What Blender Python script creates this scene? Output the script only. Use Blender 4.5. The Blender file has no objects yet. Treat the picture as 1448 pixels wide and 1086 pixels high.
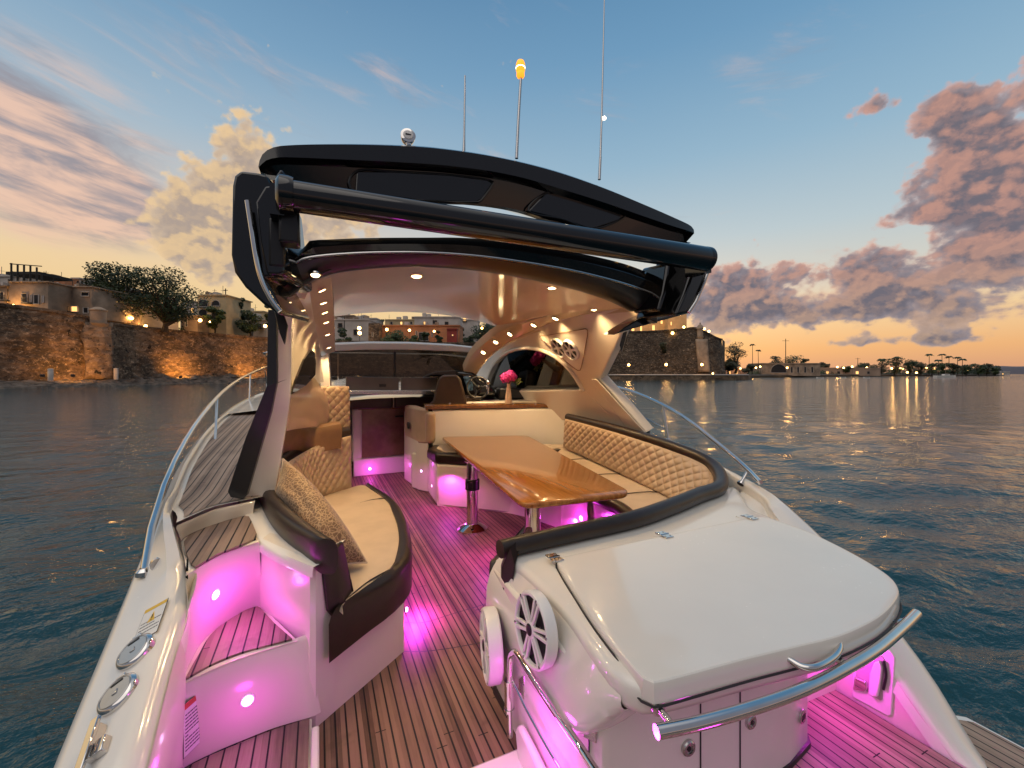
import bpy, bmesh, math, random
from mathutils import Vector as V, noise as mnoise
random.seed(7)
R = math.radians
C = bpy.context.scene.collection
# ------------------------------------------------------------------ survey helpers
# world: x = starboard, y = towards the bow, z = up, zero at the cockpit floor; water at WZ
CAM = V((0, 0, 1.5)); FPX = 600.0; HZ = 528.0; YAW = R(24.5); WZ = -0.75
FW = V((math.sin(YAW), math.cos(YAW), 0)); RT = V((math.cos(YAW), -math.sin(YAW), 0))
def ray(px, py):
    return FW + RT*((px-724)/FPX) + V((0, 0, (HZ-py)/FPX))
def at(px, py, z=None, d=None, u=None, v=None, plane=None):
    """measured point: where a sight line meets a known height, depth or plane"""
    r = ray(px, py)
    if z is not None: d = (z-CAM.z)/r.z
    elif u is not None: d = u/r.y
    elif v is not None: d = v/r.x
    elif plane is not None:
        p0, n = plane; d = (p0-CAM).dot(n)/r.dot(n)
    return CAM + r*d
def cr(pts, n, closed=False):
    """smooth curve through points, n samples evenly spaced"""
    pts = [V(p) for p in pts]; m = len(pts)
    if m < 3 and not closed:
        return [pts[0].lerp(pts[-1], i/(n-1)) for i in range(n)]
    segs = m if closed else m-1
    fine = []
    def P(i): return pts[i % m] if closed else pts[max(0, min(m-1, i))]
    for s in range(segs):
        p0, p1, p2, p3 = P(s-1), P(s), P(s+1), P(s+2)
        for k in range(12):
            t = k/12
            fine.append(0.5*((2*p1)+(p2-p0)*t+(2*p0-5*p1+4*p2-p3)*t*t+(3*p1-p0-3*p2+p3)*t**3))
    fine.append(P(segs) if not closed else pts[0])
    L = [0]
    for a, b in zip(fine, fine[1:]): L.append(L[-1]+(b-a).length)
    out = []; j = 0; tot = L[-1]; cnt = n if closed else n-1
    for i in range(n):
        t = tot*i/cnt
        while j < len(L)-2 and L[j+1] < t: j += 1
        w = (t-L[j])/max(1e-9, L[j+1]-L[j])
        out.append(fine[j].lerp(fine[j+1], w))
    return out
def fn(tab):
    """piecewise smooth function of u from [(u, a, b..)]"""
    def f(u):
        if u <= tab[0][0]: return V(tab[0][1:])
        if u >= tab[-1][0]: return V(tab[-1][1:])
        for k in range(len(tab)-1):
            if tab[k][0] <= u <= tab[k+1][0]:
                t = (u-tab[k][0])/(tab[k+1][0]-tab[k][0])
                p1 = V(tab[k][1:]); p2 = V(tab[k+1][1:])
                h = tab[k+1][0]-tab[k][0]
                m1 = (p2-V(tab[max(0,k-1)][1:]))/(tab[k+1][0]-tab[max(0,k-1)][0])*h
                m2 = (V(tab[min(len(tab)-1,k+2)][1:])-p1)/(tab[min(len(tab)-1,k+2)][0]-tab[k][0])*h
                return p1*(2*t**3-3*t*t+1)+m1*(t**3-2*t*t+t)+p2*(-2*t**3+3*t*t)+m2*(t**3-t*t)
    return f
# ------------------------------------------------------------------ mesh builder
class MB:
    def __init__(s): s.v = []; s.f = []
    def pts(s, ps):
        i = len(s.v); s.v += [tuple(p) for p in ps]; return list(range(i, i+len(ps)))
    def grid(s, rows, cu=False, cv=False):
        ix = [s.pts(r) for r in rows]; n = len(rows); m = len(rows[0])
        for i in range(n if cu else n-1):
            for j in range(m if cv else m-1):
                a, b = ix[i], ix[(i+1) % n]; k = (j+1) % m
                s.f.append((a[j], a[k], b[k], b[j]))
        return s
    def poly(s, ps): s.f.append(tuple(s.pts(ps))); return s
    def prism(s, ps, vec, taper=None):
        vec = V(vec) if not callable(vec) else vec
        a = s.pts(ps); b = s.pts([V(p)+(vec(p) if callable(vec) else vec) for p in ps]); n = len(ps)
        s.f.append(tuple(a)); s.f.append(tuple(reversed(b)))
        for i in range(n): s.f.append((a[i], b[i], b[(i+1) % n], a[(i+1) % n]))
        return s
    def skin(s, loops, cap=True):
        """closed loops stacked"""
        ix = [s.pts(l) for l in loops]; m = len(loops[0])
        for a, b in zip(ix, ix[1:]):
            for j in range(m): s.f.append((a[j], a[(j+1) % m], b[(j+1) % m], b[j]))
        if cap: s.f.append(tuple(reversed(ix[0]))); s.f.append(tuple(ix[-1]))
        return s
    def tube(s, ps, r, seg=12, cap=True, flat=1.0):
        ps = [V(p) for p in ps]; n = len(ps); rows = []
        up = None
        for i, p in enumerate(ps):
            t = (ps[min(n-1, i+1)]-ps[max(0, i-1)]).normalized()
            if up is None:
                up = V((0, 0, 1)) if abs(t.z) < .9 else V((1, 0, 0))
            x = up.cross(t).normalized(); y = t.cross(x).normalized(); up = y
            rr = r[i] if isinstance(r, (list, tuple)) else r
            rows.append([p+x*(rr*math.cos(2*math.pi*k/seg))+y*(rr*flat*math.sin(2*math.pi*k/seg)) for k in range(seg)])
        return s.skin(rows, cap)
    def lathe(s, c, ax, prof, seg=24, cap=True):
        c = V(c); ax = V(ax).normalized()
        x = ax.orthogonal().normalized(); y = ax.cross(x)
        rows = [[c+ax*h+x*(r*math.cos(2*math.pi*k/seg))+y*(r*math.sin(2*math.pi*k/seg)) for k in range(seg)] for r, h in prof]
        return s.skin(rows, cap)
    def box(s, c, sz, rz=0, axes=None):
        c = V(c)
        if axes: X, Y, Z = [V(a).normalized() for a in axes]
        else: X = V((math.cos(rz), math.sin(rz), 0)); Y = V((-math.sin(rz), math.cos(rz), 0)); Z = V((0, 0, 1))
        hx, hy, hz = sz[0]/2, sz[1]/2, sz[2]/2
        b = [c+X*a*hx+Y*e*hy-Z*hz for a, e in ((-1,-1),(1,-1),(1,1),(-1,1))]
        return s.prism(list(reversed(b)), Z*2*hz)
    def blob(s, c, r, seg=10, rings=6, nz=0):
        c = V(c); r = V(r) if hasattr(r, '__len__') else V((r, r, r)); rows = []
        for i in range(rings+1):
            t = math.pi*(i+.02)/(rings+.04)
            row = []
            for k in range(seg):
                p = V((math.sin(t)*math.cos(2*math.pi*k/seg), math.sin(t)*math.sin(2*math.pi*k/seg), math.cos(t)))
                q = 1+nz*mnoise.noise(p*1.7+c*3.1) if nz else 1
                row.append(c+V((p.x*r.x, p.y*r.y, p.z*r.z))*q)
            rows.append(row)
        return s.skin(rows)
    def build(s, name, mat, parent=None, smooth=35, bevel=0, seg=2, solid=0, off=0, sub=0, local=False, weld=True):
        me = bpy.data.meshes.new(name); me.from_pydata(s.v, [], s.f)
        bm = bmesh.new(); bm.from_mesh(me)
        if weld: bmesh.ops.remove_doubles(bm, verts=bm.verts, dist=1e-5)
        bmesh.ops.recalc_face_normals(bm, faces=bm.faces); bm.to_mesh(me); bm.free()
        me.materials.append(mat)
        if smooth:
            me.shade_smooth(); me.set_sharp_from_angle(angle=R(smooth))
        o = bpy.data.objects.new(name, me); C.objects.link(o)
        if parent is not None:
            o.parent = parent
            if not local and parent.parent is None: o.location = -parent.location
        if solid:
            m = o.modifiers.new('s', 'SOLIDIFY'); m.thickness = solid; m.offset = off
        if bevel:
            m = o.modifiers.new('b', 'BEVEL'); m.width = bevel; m.segments = seg; m.limit_method = 'ANGLE'; m.angle_limit = R(35); m.use_clamp_overlap = True
        if sub:
            m = o.modifiers.new('u', 'SUBSURF'); m.levels = sub; m.render_levels = sub
        return o
from mathutils.bvhtree import BVHTree
def hit(obs, px, py, lift=0.0):
    """first point of the given yacht meshes on a sight line, with its normal"""
    best = None; r = ray(px, py).normalized()
    for o in (obs if isinstance(obs, (list, tuple)) else [obs]):
        bv = BVHTree.FromPolygons([v.co for v in o.data.vertices], [tuple(p.vertices) for p in o.data.polygons])
        h = bv.ray_cast(CAM, r)
        if h[0] is not None and (best is None or h[3] < best[2]): best = (h[0], h[1], h[3])
    if best is None: print('MISS', px, py); return CAM+r*1.5, -r
    n = best[1] if best[1].dot(r) < 0 else -best[1]
    return best[0]+n*lift, n
def tag(o, label=None, cat=None, group=None, kind=None):
    if label: o['label'] = label
    if cat: o['category'] = cat
    if group: o['group'] = group
    if kind: o['kind'] = kind
    return o
def empty(name, loc, label=None, cat=None, group=None, rz=0):
    o = bpy.data.objects.new(name, None); C.objects.link(o); o.location = loc; o.rotation_euler.z = rz
    o.empty_display_size = .2
    return tag(o, label, cat, group)
def copy_tree(o, parent=None):
    c = o.copy(); C.objects.link(c)
    if parent: c.parent = parent
    for ch in list(o.children): copy_tree(ch, c)
    return c
# ------------------------------------------------------------------ materials
class NT:
    """small helper for node graphs"""
    def __init__(s, tree): s.t = tree; s.n = tree.nodes; s.l = tree.links
    def node(s, typ, **kw):
        n = s.n.new(typ)
        for k, val in kw.items():
            if k.startswith('_'): setattr(n, k[1:], val)
        for k, val in kw.items():
            if not k.startswith('_'):
                key = k if not k.startswith('i') or not k[1:].isdigit() else int(k[1:])
                s.set(n.inputs[key], val)
        return n
    def set(s, inp, val):
        if isinstance(val, bpy.types.NodeSocket): s.l.new(val, inp)
        elif isinstance(val, bpy.types.Node): s.l.new(val.outputs[0], inp)
        else:
            if inp.type == 'RGBA' and len(val) == 3: val = (*val, 1)
            inp.default_value = val
    def math(s, op, a, b=0.0, c=0.0, clamp=False):
        n = s.n.new('ShaderNodeMath'); n.operation = op; n.use_clamp = clamp
        s.set(n.inputs[0], a); s.set(n.inputs[1], b); s.set(n.inputs[2], c); return n.outputs[0]
    def mix(s, f, a, b, mode='MIX'):
        n = s.n.new('ShaderNodeMix'); n.data_type = 'RGBA'; n.blend_type = mode; n.clamp_factor = True
        s.set(n.inputs[0], f); s.set(n.inputs[6], a); s.set(n.inputs[7], b); return n.outputs[2]
    def ramp(s, f, stops, interp='LINEAR'):
        n = s.n.new('ShaderNodeValToRGB'); n.color_ramp.interpolation = interp
        e = n.color_ramp.elements
        while len(e) < len(stops): e.new(.5)
        for q, (p, c) in zip(e, stops):
            q.position = p; q.color = (*c, 1) if hasattr(c, '__len__') else (c, c, c, 1)
        s.set(n.inputs[0], f); return n.outputs[0]
    def noise(s, vec, scale, detail=4, rough=.55, dist=0):
        n = s.n.new('ShaderNodeTexNoise'); s.set(n.inputs['Vector'], vec)
        n.inputs['Scale'].default_value = scale; n.inputs['Detail'].default_value = detail
        n.inputs['Roughness'].default_value = rough; n.inputs['Distortion'].default_value = dist
        return n.outputs[0]
    def smooth(s, x, lo, hi):
        n = s.n.new('ShaderNodeMapRange'); n.interpolation_type = 'SMOOTHSTEP'
        s.set(n.inputs[0], x); s.set(n.inputs[1], lo); s.set(n.inputs[2], hi); return n.outputs[0]
    def scale(s, vec, v):
        n = s.n.new('ShaderNodeVectorMath'); n.operation = 'MULTIPLY'; s.set(n.inputs[0], vec); n.inputs[1].default_value = v; return n.outputs[0]
    def bump(s, h, strength=.3, dist=.01):
        n = s.n.new('ShaderNodeBump'); n.inputs['Strength'].default_value = strength; n.inputs['Distance'].default_value = dist
        s.set(n.inputs['Height'], h); return n.outputs[0]
def newmat(name):
    m = bpy.data.materials.new(name); m.use_nodes = True
    g = NT(m.node_tree); b = m.node_tree.nodes['Principled BSDF']
    return m, g, b
def simple(name, col, rough=.5, metal=0, coat=0, var=.06, vscale=6, bump=0, bscale=80, spec=.5, rvar=.0, bd=.004):
    m, g, b = newmat(name)
    pos = g.node('ShaderNodeNewGeometry').outputs['Position']
    n = g.noise(pos, vscale, 5)
    c = V(col)
    g.set(b.inputs['Base Color'], g.mix(g.smooth(n, .3, .7), tuple(c*(1-var)), tuple(c*(1+var))))
    b.inputs['Metallic'].default_value = metal
    if rvar: g.set(b.inputs['Roughness'], g.math('ADD', rough-rvar/2, g.math('MULTIPLY', g.noise(pos, vscale*2.3, 6), rvar)))
    else: b.inputs['Roughness'].default_value = rough
    b.inputs['Coat Weight'].default_value = coat; b.inputs['Coat Roughness'].default_value = .04
    b.inputs['Specular IOR Level'].default_value = spec
    if bump: g.set(b.inputs['Normal'], g.bump(g.noise(pos, bscale, 4), bump, bd))
    return m
def emit(name, col, st):
    m, g, b = newmat(name)
    b.inputs['Base Color'].default_value = (*[min(1, c) for c in col], 1)
    b.inputs['Emission Color'].default_value = (*col, 1); b.inputs['Emission Strength'].default_value = st
    return m
def teak(name, c1, c2, w=.043, gap=.17, off=0.0):
    m, g, b = newmat(name)
    pos = g.node('ShaderNodeNewGeometry').outputs['Position']
    x = g.node('ShaderNodeSeparateXYZ', i0=pos).outputs[0]
    p = g.math('ADD', g.math('DIVIDE', x, w), off); fr = g.math('FRACT', p); idx = g.math('FLOOR', p)
    wn = g.node('ShaderNodeTexWhiteNoise', _noise_dimensions='1D'); g.set(wn.inputs['W'], idx)
    seam = g.math('LESS_THAN', g.math('ABSOLUTE', g.math('SUBTRACT', fr, .5)), gap/2)
    cmb = g.node('ShaderNodeCombineXYZ', i0=g.math('MULTIPLY', idx, 7.3), i1=0.0, i2=0.0).outputs[0]
    v1 = g.node('ShaderNodeVectorMath', _operation='ADD', i0=pos, i1=cmb).outputs[0]
    grain = g.noise(g.scale(v1, (160, 7, 10)), 1, 6, .6)
    blot = g.noise(pos, 2.2, 6, .65)
    f = g.math('ADD', g.math('MULTIPLY', grain, .55), g.math('ADD', g.math('MULTIPLY', wn.outputs[0], .5), g.math('MULTIPLY', blot, .6)))
    col = g.mix(g.smooth(f, .4, 1.05), c1, c2)
    wn2 = g.node('ShaderNodeTexWhiteNoise', _noise_dimensions='1D'); g.set(wn2.inputs['W'], g.math('ADD', idx, 31.7))
    yy = g.node('ShaderNodeSeparateXYZ', i0=pos).outputs[1]
    butt = g.math('LESS_THAN', g.math('FRACT', g.math('ADD', g.math('DIVIDE', yy, 1.9), wn2.outputs[0])), .0022)
    seam = g.math('MAXIMUM', seam, butt)
    worn = g.math('MULTIPLY', g.smooth(g.noise(pos, 1.1, 5, .7), .52, .72), .35)
    col = g.mix(worn, col, tuple(V(c2)*1.25+V((.02,.02,.02))))
    damp = g.math('MULTIPLY', g.smooth(g.noise(pos, 4.2, 4, .6), .60, .70), .35)
    col = g.mix(damp, col, tuple(V(c1)*.7))
    g.set(b.inputs['Base Color'], g.mix(seam, col, (.006, .006, .007)))
    g.set(b.inputs['Roughness'], g.math('ADD', .42, g.math('MULTIPLY', grain, .25)))
    b.inputs['Specular IOR Level'].default_value = .35
    g.set(b.inputs['Normal'], g.bump(g.math('SUBTRACT', g.math('MULTIPLY', grain, .3), seam), .5, .0015))
    return m
M = {}
M['gel'] = simple('cream_gelcoat', (.82, .78, .71), .13, coat=.4, var=.02, vscale=2.5, rvar=.14)
_m = M['gel']; _g = NT(_m.node_tree); _b = _m.node_tree.nodes['Principled BSDF']; _p = _g.node('ShaderNodeNewGeometry').outputs['Position']
_sp = _g.node('ShaderNodeTexVoronoi', Vector=_p); _sp.inputs['Scale'].default_value = 34
_dr = _g.math('MULTIPLY', _g.math('SUBTRACT', 1.0, _g.smooth(_sp.outputs['Distance'], .05, .16)), _g.smooth(_g.noise(_p, 5, 4), .5, .62))
_g.set(_b.inputs['Roughness'], _g.math('ADD', _g.math('ADD', .09, _g.math('MULTIPLY', _g.noise(_p, 4, 6, .65), .13)), _g.math('MULTIPLY', _dr, .18)))
_g.set(_b.inputs['Normal'], _g.bump(_g.noise(_p, 2.6, 2), .12, .02))
M['gel2'] = simple('warm_gelcoat_liner', (.76, .69, .59), .2, coat=.3, var=.02, vscale=1.5)
M['black'] = simple('black_gelcoat', (.004, .004, .0045), .08, coat=.35, var=.1, rvar=.05)
M['mblack'] = simple('satin_black', (.008, .008, .009), .34, var=.15)
M['rubber'] = simple('dark_rubber', (.02, .02, .022), .5, var=.2)
M['slate'] = simple('dark_slate_trim', (.02, .024, .027), .34, var=.1)
M['steel'] = simple('stainless_steel', (.72, .70, .68), .07, metal=1, var=.03, rvar=.06, vscale=20)
M['satin'] = simple('satin_steel', (.55, .54, .53), .25, metal=1, var=.05)
M['leather'] = simple('dark_brown_leather', (.022, .013, .009), .36, var=.2, bump=.25, bscale=260, bd=.001, vscale=9)
M['tan'] = simple('tan_leather', (.54, .43, .325), .42, var=.06, bump=.2, bscale=240, bd=.001, vscale=7)
M['quilt'] = simple('quilted_tan_leather', (.47, .345, .235), .42, var=.07, bump=.15, bscale=240, bd=.001, vscale=7)
M['brownleather'] = simple('brown_leather', (.20, .105, .045), .38, var=.15, bump=.2, bscale=200, bd=.001)
M['ceil'] = simple('glossy_beige_headliner', (.80, .59, .42), .12, coat=.4, var=.03, vscale=1.2)
M['railgel'] = simple('warm_lit_gelcoat', (.64, .50, .34), .22, coat=.3, var=.02)  # yellow of reflected light put into the gelcoat colour
M['white'] = simple('white_plastic', (.80, .77, .74), .3, var=.02)
M['chair'] = simple('chocolate_leather', (.05, .028, .015), .4, var=.15)
M['teak'] = teak('teak_decking', (.085, .045, .030), (.25, .145, .10))
M['greyteak'] = teak('weathered_teak_decking', (.19, .13, .095), (.40, .29, .215), w=.046, gap=.13)
M['steptk'] = teak('step_teak_decking', (.13, .085, .065), (.29, .205, .16), w=.05, gap=.13)
def wood(name, c1, c2, rough=.12, coat=.8, ang=0.0, sc=1.0):
    m, g, b = newmat(name)
    pos = g.node('ShaderNodeNewGeometry').outputs['Position']
    mp = g.node('ShaderNodeMapping'); g.set(mp.inputs[0], pos); mp.inputs['Rotation'].default_value = (0, 0, ang); mp.inputs['Scale'].default_value = (22*sc, 1.1*sc, 6)
    n1 = g.noise(mp.outputs[0], 1.5, 6, .6, .4); n2 = g.noise(mp.outputs[0], 7, 3, .5)
    f = g.math('ADD', g.math('MULTIPLY', n1, .75), g.math('MULTIPLY', n2, .3))
    g.set(b.inputs['Base Color'], g.ramp(f, [(.3, c1), (.52, tuple((V(c1)+V(c2))/2)), (.75, c2)]))
    b.inputs['Roughness'].default_value = rough; b.inputs['Coat Weight'].default_value = coat; b.inputs['Coat Roughness'].default_value = .05
    return m
M['table'] = wood('varnished_teak', (.16, .05, .008), (.56, .23, .05), ang=R(-13), rough=.17, coat=.4)
M['trimwood'] = wood('dark_varnished_wood', (.13, .05, .014), (.30, .13, .035), ang=R(90))
def glass(name, tint, rough=.02, alpha=.25):
    m, g, b = newmat(name)
    out = m.node_tree.nodes['Material Output']
    tr = g.node('ShaderNodeBsdfTransparent', Color=tint); gl = g.node('ShaderNodeBsdfGlossy'); gl.inputs['Roughness'].default_value = rough
    fr = g.node('ShaderNodeFresnel'); fr.inputs['IOR'].default_value = 1.5
    mx = g.node('ShaderNodeMixShader'); g.set(mx.inputs[0], fr.outputs[0]); g.set(mx.inputs[1], tr.outputs[0]); g.set(mx.inputs[2], gl.outputs[0])
    g.l.new(mx.outputs[0], out.inputs[0])
    return m
M['glass'] = glass('smoked_glass', (.46, .42, .38))
M['darkglass'] = simple('dark_tinted_glass', (.012, .011, .010), .05, coat=.5, var=.1)
M['warm'] = emit('lit_downlight', (1, .74, .36), 10)
M['pinkled'] = emit('lit_magenta_led', (1, .5, 1), 8)
M['amber'] = emit('lit_amber_lamp', (1, .30, .02), 1.8)
M['lamp'] = emit('lit_street_lamp', (1, .55, .16), 16)
M['navlight'] = emit('lit_white_lamp', (1, .8, .5), 20)
def point(name, loc, col, w, r=.02):
    l = bpy.data.lights.new(name, 'POINT'); l.color = col; l.energy = w; l.shadow_soft_size = r
    o = bpy.data.objects.new(name, l); C.objects.link(o); o.location = loc; return o
def spot(name, loc, to, col, w, ang=100, blend=.6, r=.02):
    l = bpy.data.lights.new(name, 'SPOT'); l.color = col; l.energy = w; l.shadow_soft_size = r
    l.spot_size = R(ang); l.spot_blend = blend
    o = bpy.data.objects.new(name, l); C.objects.link(o); o.location = loc
    o.rotation_euler = (V(to)-V(loc)).to_track_quat('-Z', 'Y').to_euler(); return o
PINK = (1, .05, .93); WARM = (1, .67, .32)
# ================================================================== THE YACHT
yacht = empty('motor_yacht', (.95, 4.5, WZ), 'large white motor yacht with black hardtop, quilted tan seats and pink deck lights', 'yacht')
Y = yacht
Z1, Z2, Z3, ZD, ZU = .06, .385, .71, .785, .67        # treads, side deck, wet-bar top
po = fn([(.55,-.60,-.02),(.9,-.64,.12),(1.3,-.68,.28),(1.62,-.70,.40),(2.0,-.715,.55),(2.46,-.74,.70),(3.0,-.81,.79),(3.6,-.89,.86),(4.88,-1.0,.95),(6.45,-1.05,1.03),(8.8,-.95,1.12),(10.8,-.35,1.2),(12.4,.95,1.28)])
pi_ = fn([(.55,-.42,-.02),(.9,-.42,.14),(1.47,-.43,.42),(1.77,-.45,.52),(1.96,-.455,.60),(2.17,-.50,.70),(2.33,-.575,.815),(2.6,-.66,.84),(3.0,-.73,.83),(3.6,-.81,.89),(4.88,-.92,.98),(6.45,-.97,1.06),(8.8,-.87,1.15),(10.8,-.29,1.23),(12.3,.95,1.31)])
so = fn([(.60,2.33,-.04),(.72,2.38,-.02),(.9,2.42,.20),(1.0,2.43,.31),(1.3,2.50,.56),(1.6,2.56,.71),(1.86,2.74,.71),(2.4,3.02,.72),(3.2,3.30,.78),(4.5,3.45,.88),(6.5,3.35,1.03),(8.8,3.0,1.12),(10.8,2.25,1.2),(12.4,.95,1.28)])
si = fn([(.60,2.22,-.03),(.72,2.20,.01),(.9,2.20,.19),(1.0,2.20,.30),(1.3,2.22,.54),(1.6,2.38,.69),(1.86,2.64,.70),(2.4,2.94,.73),(3.2,3.22,.79),(4.5,3.37,.89),(6.5,3.26,1.06),(8.8,2.9,1.15),(10.8,2.17,1.23),(12.3,.95,1.31)])
def us(a, b, n): return [a+(b-a)*i/(n-1) for i in range(n)]
# hull: topsides, rounded gunwale, inner drop, both sides and the stern face
mb = MB()
for fo, fi, sg in ((po, pi_, -1), (so, si, 1)):
    rows = []
    for u in us(.58, 3.2, 44)+us(3.3, 12.4, 40):
        o = fo(u); i = fi(u); ov, oz = o; iv, iz = i
        w = (iv-ov)
        fl = .0 if u < 9 else (u-9)/3.4*.25
        bot = V((ov-sg*(.10+fl*1.2), u, WZ-.3))
        if u > 12.35: bot = V((ov, u, WZ-.3))
        top = [V((ov, u, oz-.10)), V((ov+w*.05, u, oz-.035)), V((ov+w*.16, u, oz-.005)), V((ov+w*.35, u, oz+.012)), V((ov+w*.7, u, iz+.008)), V((ov+w*.92, u, iz-.002)), V((iv, u, iz-.03)), V((iv+w*.04, u, iz-.09))]
        rub = [V((ov-sg*.02, u, oz-.34)), V((ov+sg*.015, u, oz-.235)), V((ov+sg*.015, u, oz-.20)), V((ov-sg*.0, u, oz-.19))]
        rows.append([bot, bot.lerp(rub[0], .5)+V((sg*.02, 0, 0))]+rub+top)
    mb.grid(rows)
mb.poly([(-.5,.62,-.05),(2.25,.62,-.05),(2.25,.62,-1.0),(-.5,.62,-1.0)])
hull = mb.build('hull', M['gel'], Y, smooth=50)
# foredeck closes the boat forward of the windscreen
mb = MB(); rows = []
for u in us(5.9, 12.25, 16):
    a = pi_(u); b = si(u)
    rows.append([V((a.x+(b.x-a.x)*t, u, a.y+(b.y-a.y)*t+.16*math.sin(math.pi*t)-.01)) for t in us(0, 1, 9)])
mb.grid(rows).build('foredeck', M['gel'], Y)
# swim platform
mb = MB()
pl = [(-1.0,-1.3),(-1.0,.55),(-.9,.9),(-.62,1.02),(2.3,1.02),(2.5,.98),(2.62,.88),(2.62,-1.3)]
mb.prism([(x, y, -.02) for x, y in pl], (0, 0, -.25)); plat = mb.build('swim_platform', M['gel'], Y, bevel=.015)
mb = MB(); pl2 = [(-.95,-1.3),(-.95,.55),(-.86,.85),(-.6,.97),(2.27,.97),(2.46,.93),(2.57,.84),(2.57,-1.3)]
mb.prism([(x, y, -.016) for x, y in pl2], (0, 0, .012)); mb.build('platform_teak', M['greyteak'], plat)
# inboard bathing deck between coaming and wet bar, threshold sill
mb = MB(); mb.prism([(.4,.62,-.01),(2.21,.62,-.01),(2.21,1.6,-.01),(.4,1.6,-.01)], (0,0,-.05)); adeck = mb.build('aft_deck', M['gel'], Y)
mb = MB(); mb.prism([(.55,.66,-.004),(2.185,.66,-.004),(2.185,1.25,-.004),(2.1,1.33,-.004),(.55,1.33,-.004)], (0,0,.034)); mb.build('aft_deck_teak', M['greyteak'], adeck)
mb = MB(); mb.box((.40, 1.425, .0), (.86, .18, .05)); mb.build('threshold_sill', M['gel'], Y, bevel=.012)
# cockpit sole
mb = MB(); mb.prism([(-.3,1.518,-.03),(2.95,1.518,-.03),(2.95,7.2,-.03),(-.3,7.2,-.03)], (0,0,.03)); sole = mb.build('cockpit_floor', M['teak'], Y)
for sx in ((1.955, .66), (2.24, .60)):      # hatch seams in the floor
    pass
mb = MB()
for P in ([(571,921),(600,921),(640,916),(688,907)], [(571,880),(600,880),(640,868),(700,850)]):
    c = cr([at(x, y, z=.0015) for x, y in P], 20)
    mb.grid([[p+V((0,-.003,0)) for p in c], [p+V((0,.003,0)) for p in c]])
mb.build('hatch_seam', M['rubber'], sole)

# ---------------------------------------------------------------- port boarding steps
t2f = cr([at(x, y, z=Z2) for x, y in ((254,969),(292,949),(333,932),(376,918),(421,905))], 20)
t2b = cr([at(x, y, z=Z2) for x, y in ((254,969),(268,938),(282,912),(300,892),(325,875),(350,861),(366,856),(371,858))], 24)
t2r = [at(371,858,z=Z2), at(395,880,z=Z2), at(421,905,z=Z2)]
t1b = cr([at(x, y, z=Z1) for x, y in ((255,1090),(268,1081),(305,1063),(343,1047),(389,1029),(441,1014))], 20)
t3f = cr([at(x, y, z=Z3) for x, y in ((262,815),(275,805),(307,786),(335,775),(367,765))], 16)
t3b = cr([at(x, y, z=Z3) for x, y in ((256,765),(265,757),(290,746),(323,736),(352,729),(357,729))], 16)
sdb = cr([at(x, y, z=ZD) for x, y in ((249,744),(270,735),(303,721),(335,714),(360,708))], 16)
def dn(c, z): return [V((p.x, p.y, z)) for p in c]
mb = MB()
def riser(bot, top, rnd=.018):
    n = len(top); return [bot, [bot[i].lerp(top[i], .5) for i in range(n)], [V((p.x, p.y, p.z-rnd)) for p in top], [V((p.x+.001, p.y+rnd*.35, p.z-rnd*.3)) for p in top], [V((p.x+.002, p.y+rnd, p.z)) for p in top]]
t1x = [V((t1b[0].x-.06, t1b[0].y-.05, Z1))]+t1b+[t1b[-1]+V((.035,.012,0))]
t2x = [V((t2f[0].x-.02, t2f[0].y-.01, Z2))]+t2f+[t2f[-1]+V((.035,.012,0))]
mb.grid(riser(cr(t1x, 20), cr(t2x, 20)))
e = t2b+t2r[1:]
mb.poly([V((p.x,p.y,Z2-.004)) for p in t2f]+[V((p.x,p.y,Z2-.004)) for p in reversed(e[1:-1])])
# wall wrapping from the coaming round the back of the middle tread, up to the top tread
i0 = pi_(1.80); i1_ = pi_(1.90); i2_ = pi_(2.0)
t3x = [V((i0.x-.01,1.80,i0.y-.02)), V((i1_.x,1.90,i1_.y-.02)), V((i2_.x+.004,2.0,i2_.y-.015))]+t3f
bb = cr([V((t2b[0].x-.03, t2b[0].y-.10, Z2-.03)), V((t2b[0].x-.012, t2b[0].y-.04, Z2-.02))]+[V((p.x,p.y,Z2-.006)) for p in t2b], 44); tt = cr(t3x, 44)
mb.grid([[p+V((0,0,.0)) for p in bb], [b_.lerp(t_, .04)+V((.0,-.0,0)) for b_, t_ in zip(bb, tt)], [b_.lerp(t_, .5) for b_, t_ in zip(bb, tt)], [V((p.x,p.y,p.z-.02)) for p in tt], [V((p.x,p.y+.005,p.z-.005)) for p in tt], [V((p.x-.004,p.y+.02,p.z)) for p in tt]])
mb.poly([V((p.x,p.y,Z3-.004)) for p in [tt[14]]+t3f]+[V((p.x,p.y,Z3-.004)) for p in reversed(t3b)])
mb.grid(riser(cr(t3b, 16), cr(sdb, 16), .012))
# coaming's inner wall beside the lowest tread
inner = []
for u in us(.75, 1.88, 26):
    i = pi_(u); inner.append(V((i.x, u, i.y-.02)))
foot = [V((p.x+.005, p.y, Z1-.03)) for p in inner]
mb.grid([inner, [a.lerp(b, .12)+V((.014,0,0)) for a, b in zip(inner, foot)], [a.lerp(b, .5)+V((.012,0,0)) for a, b in zip(inner, foot)], foot])
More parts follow.
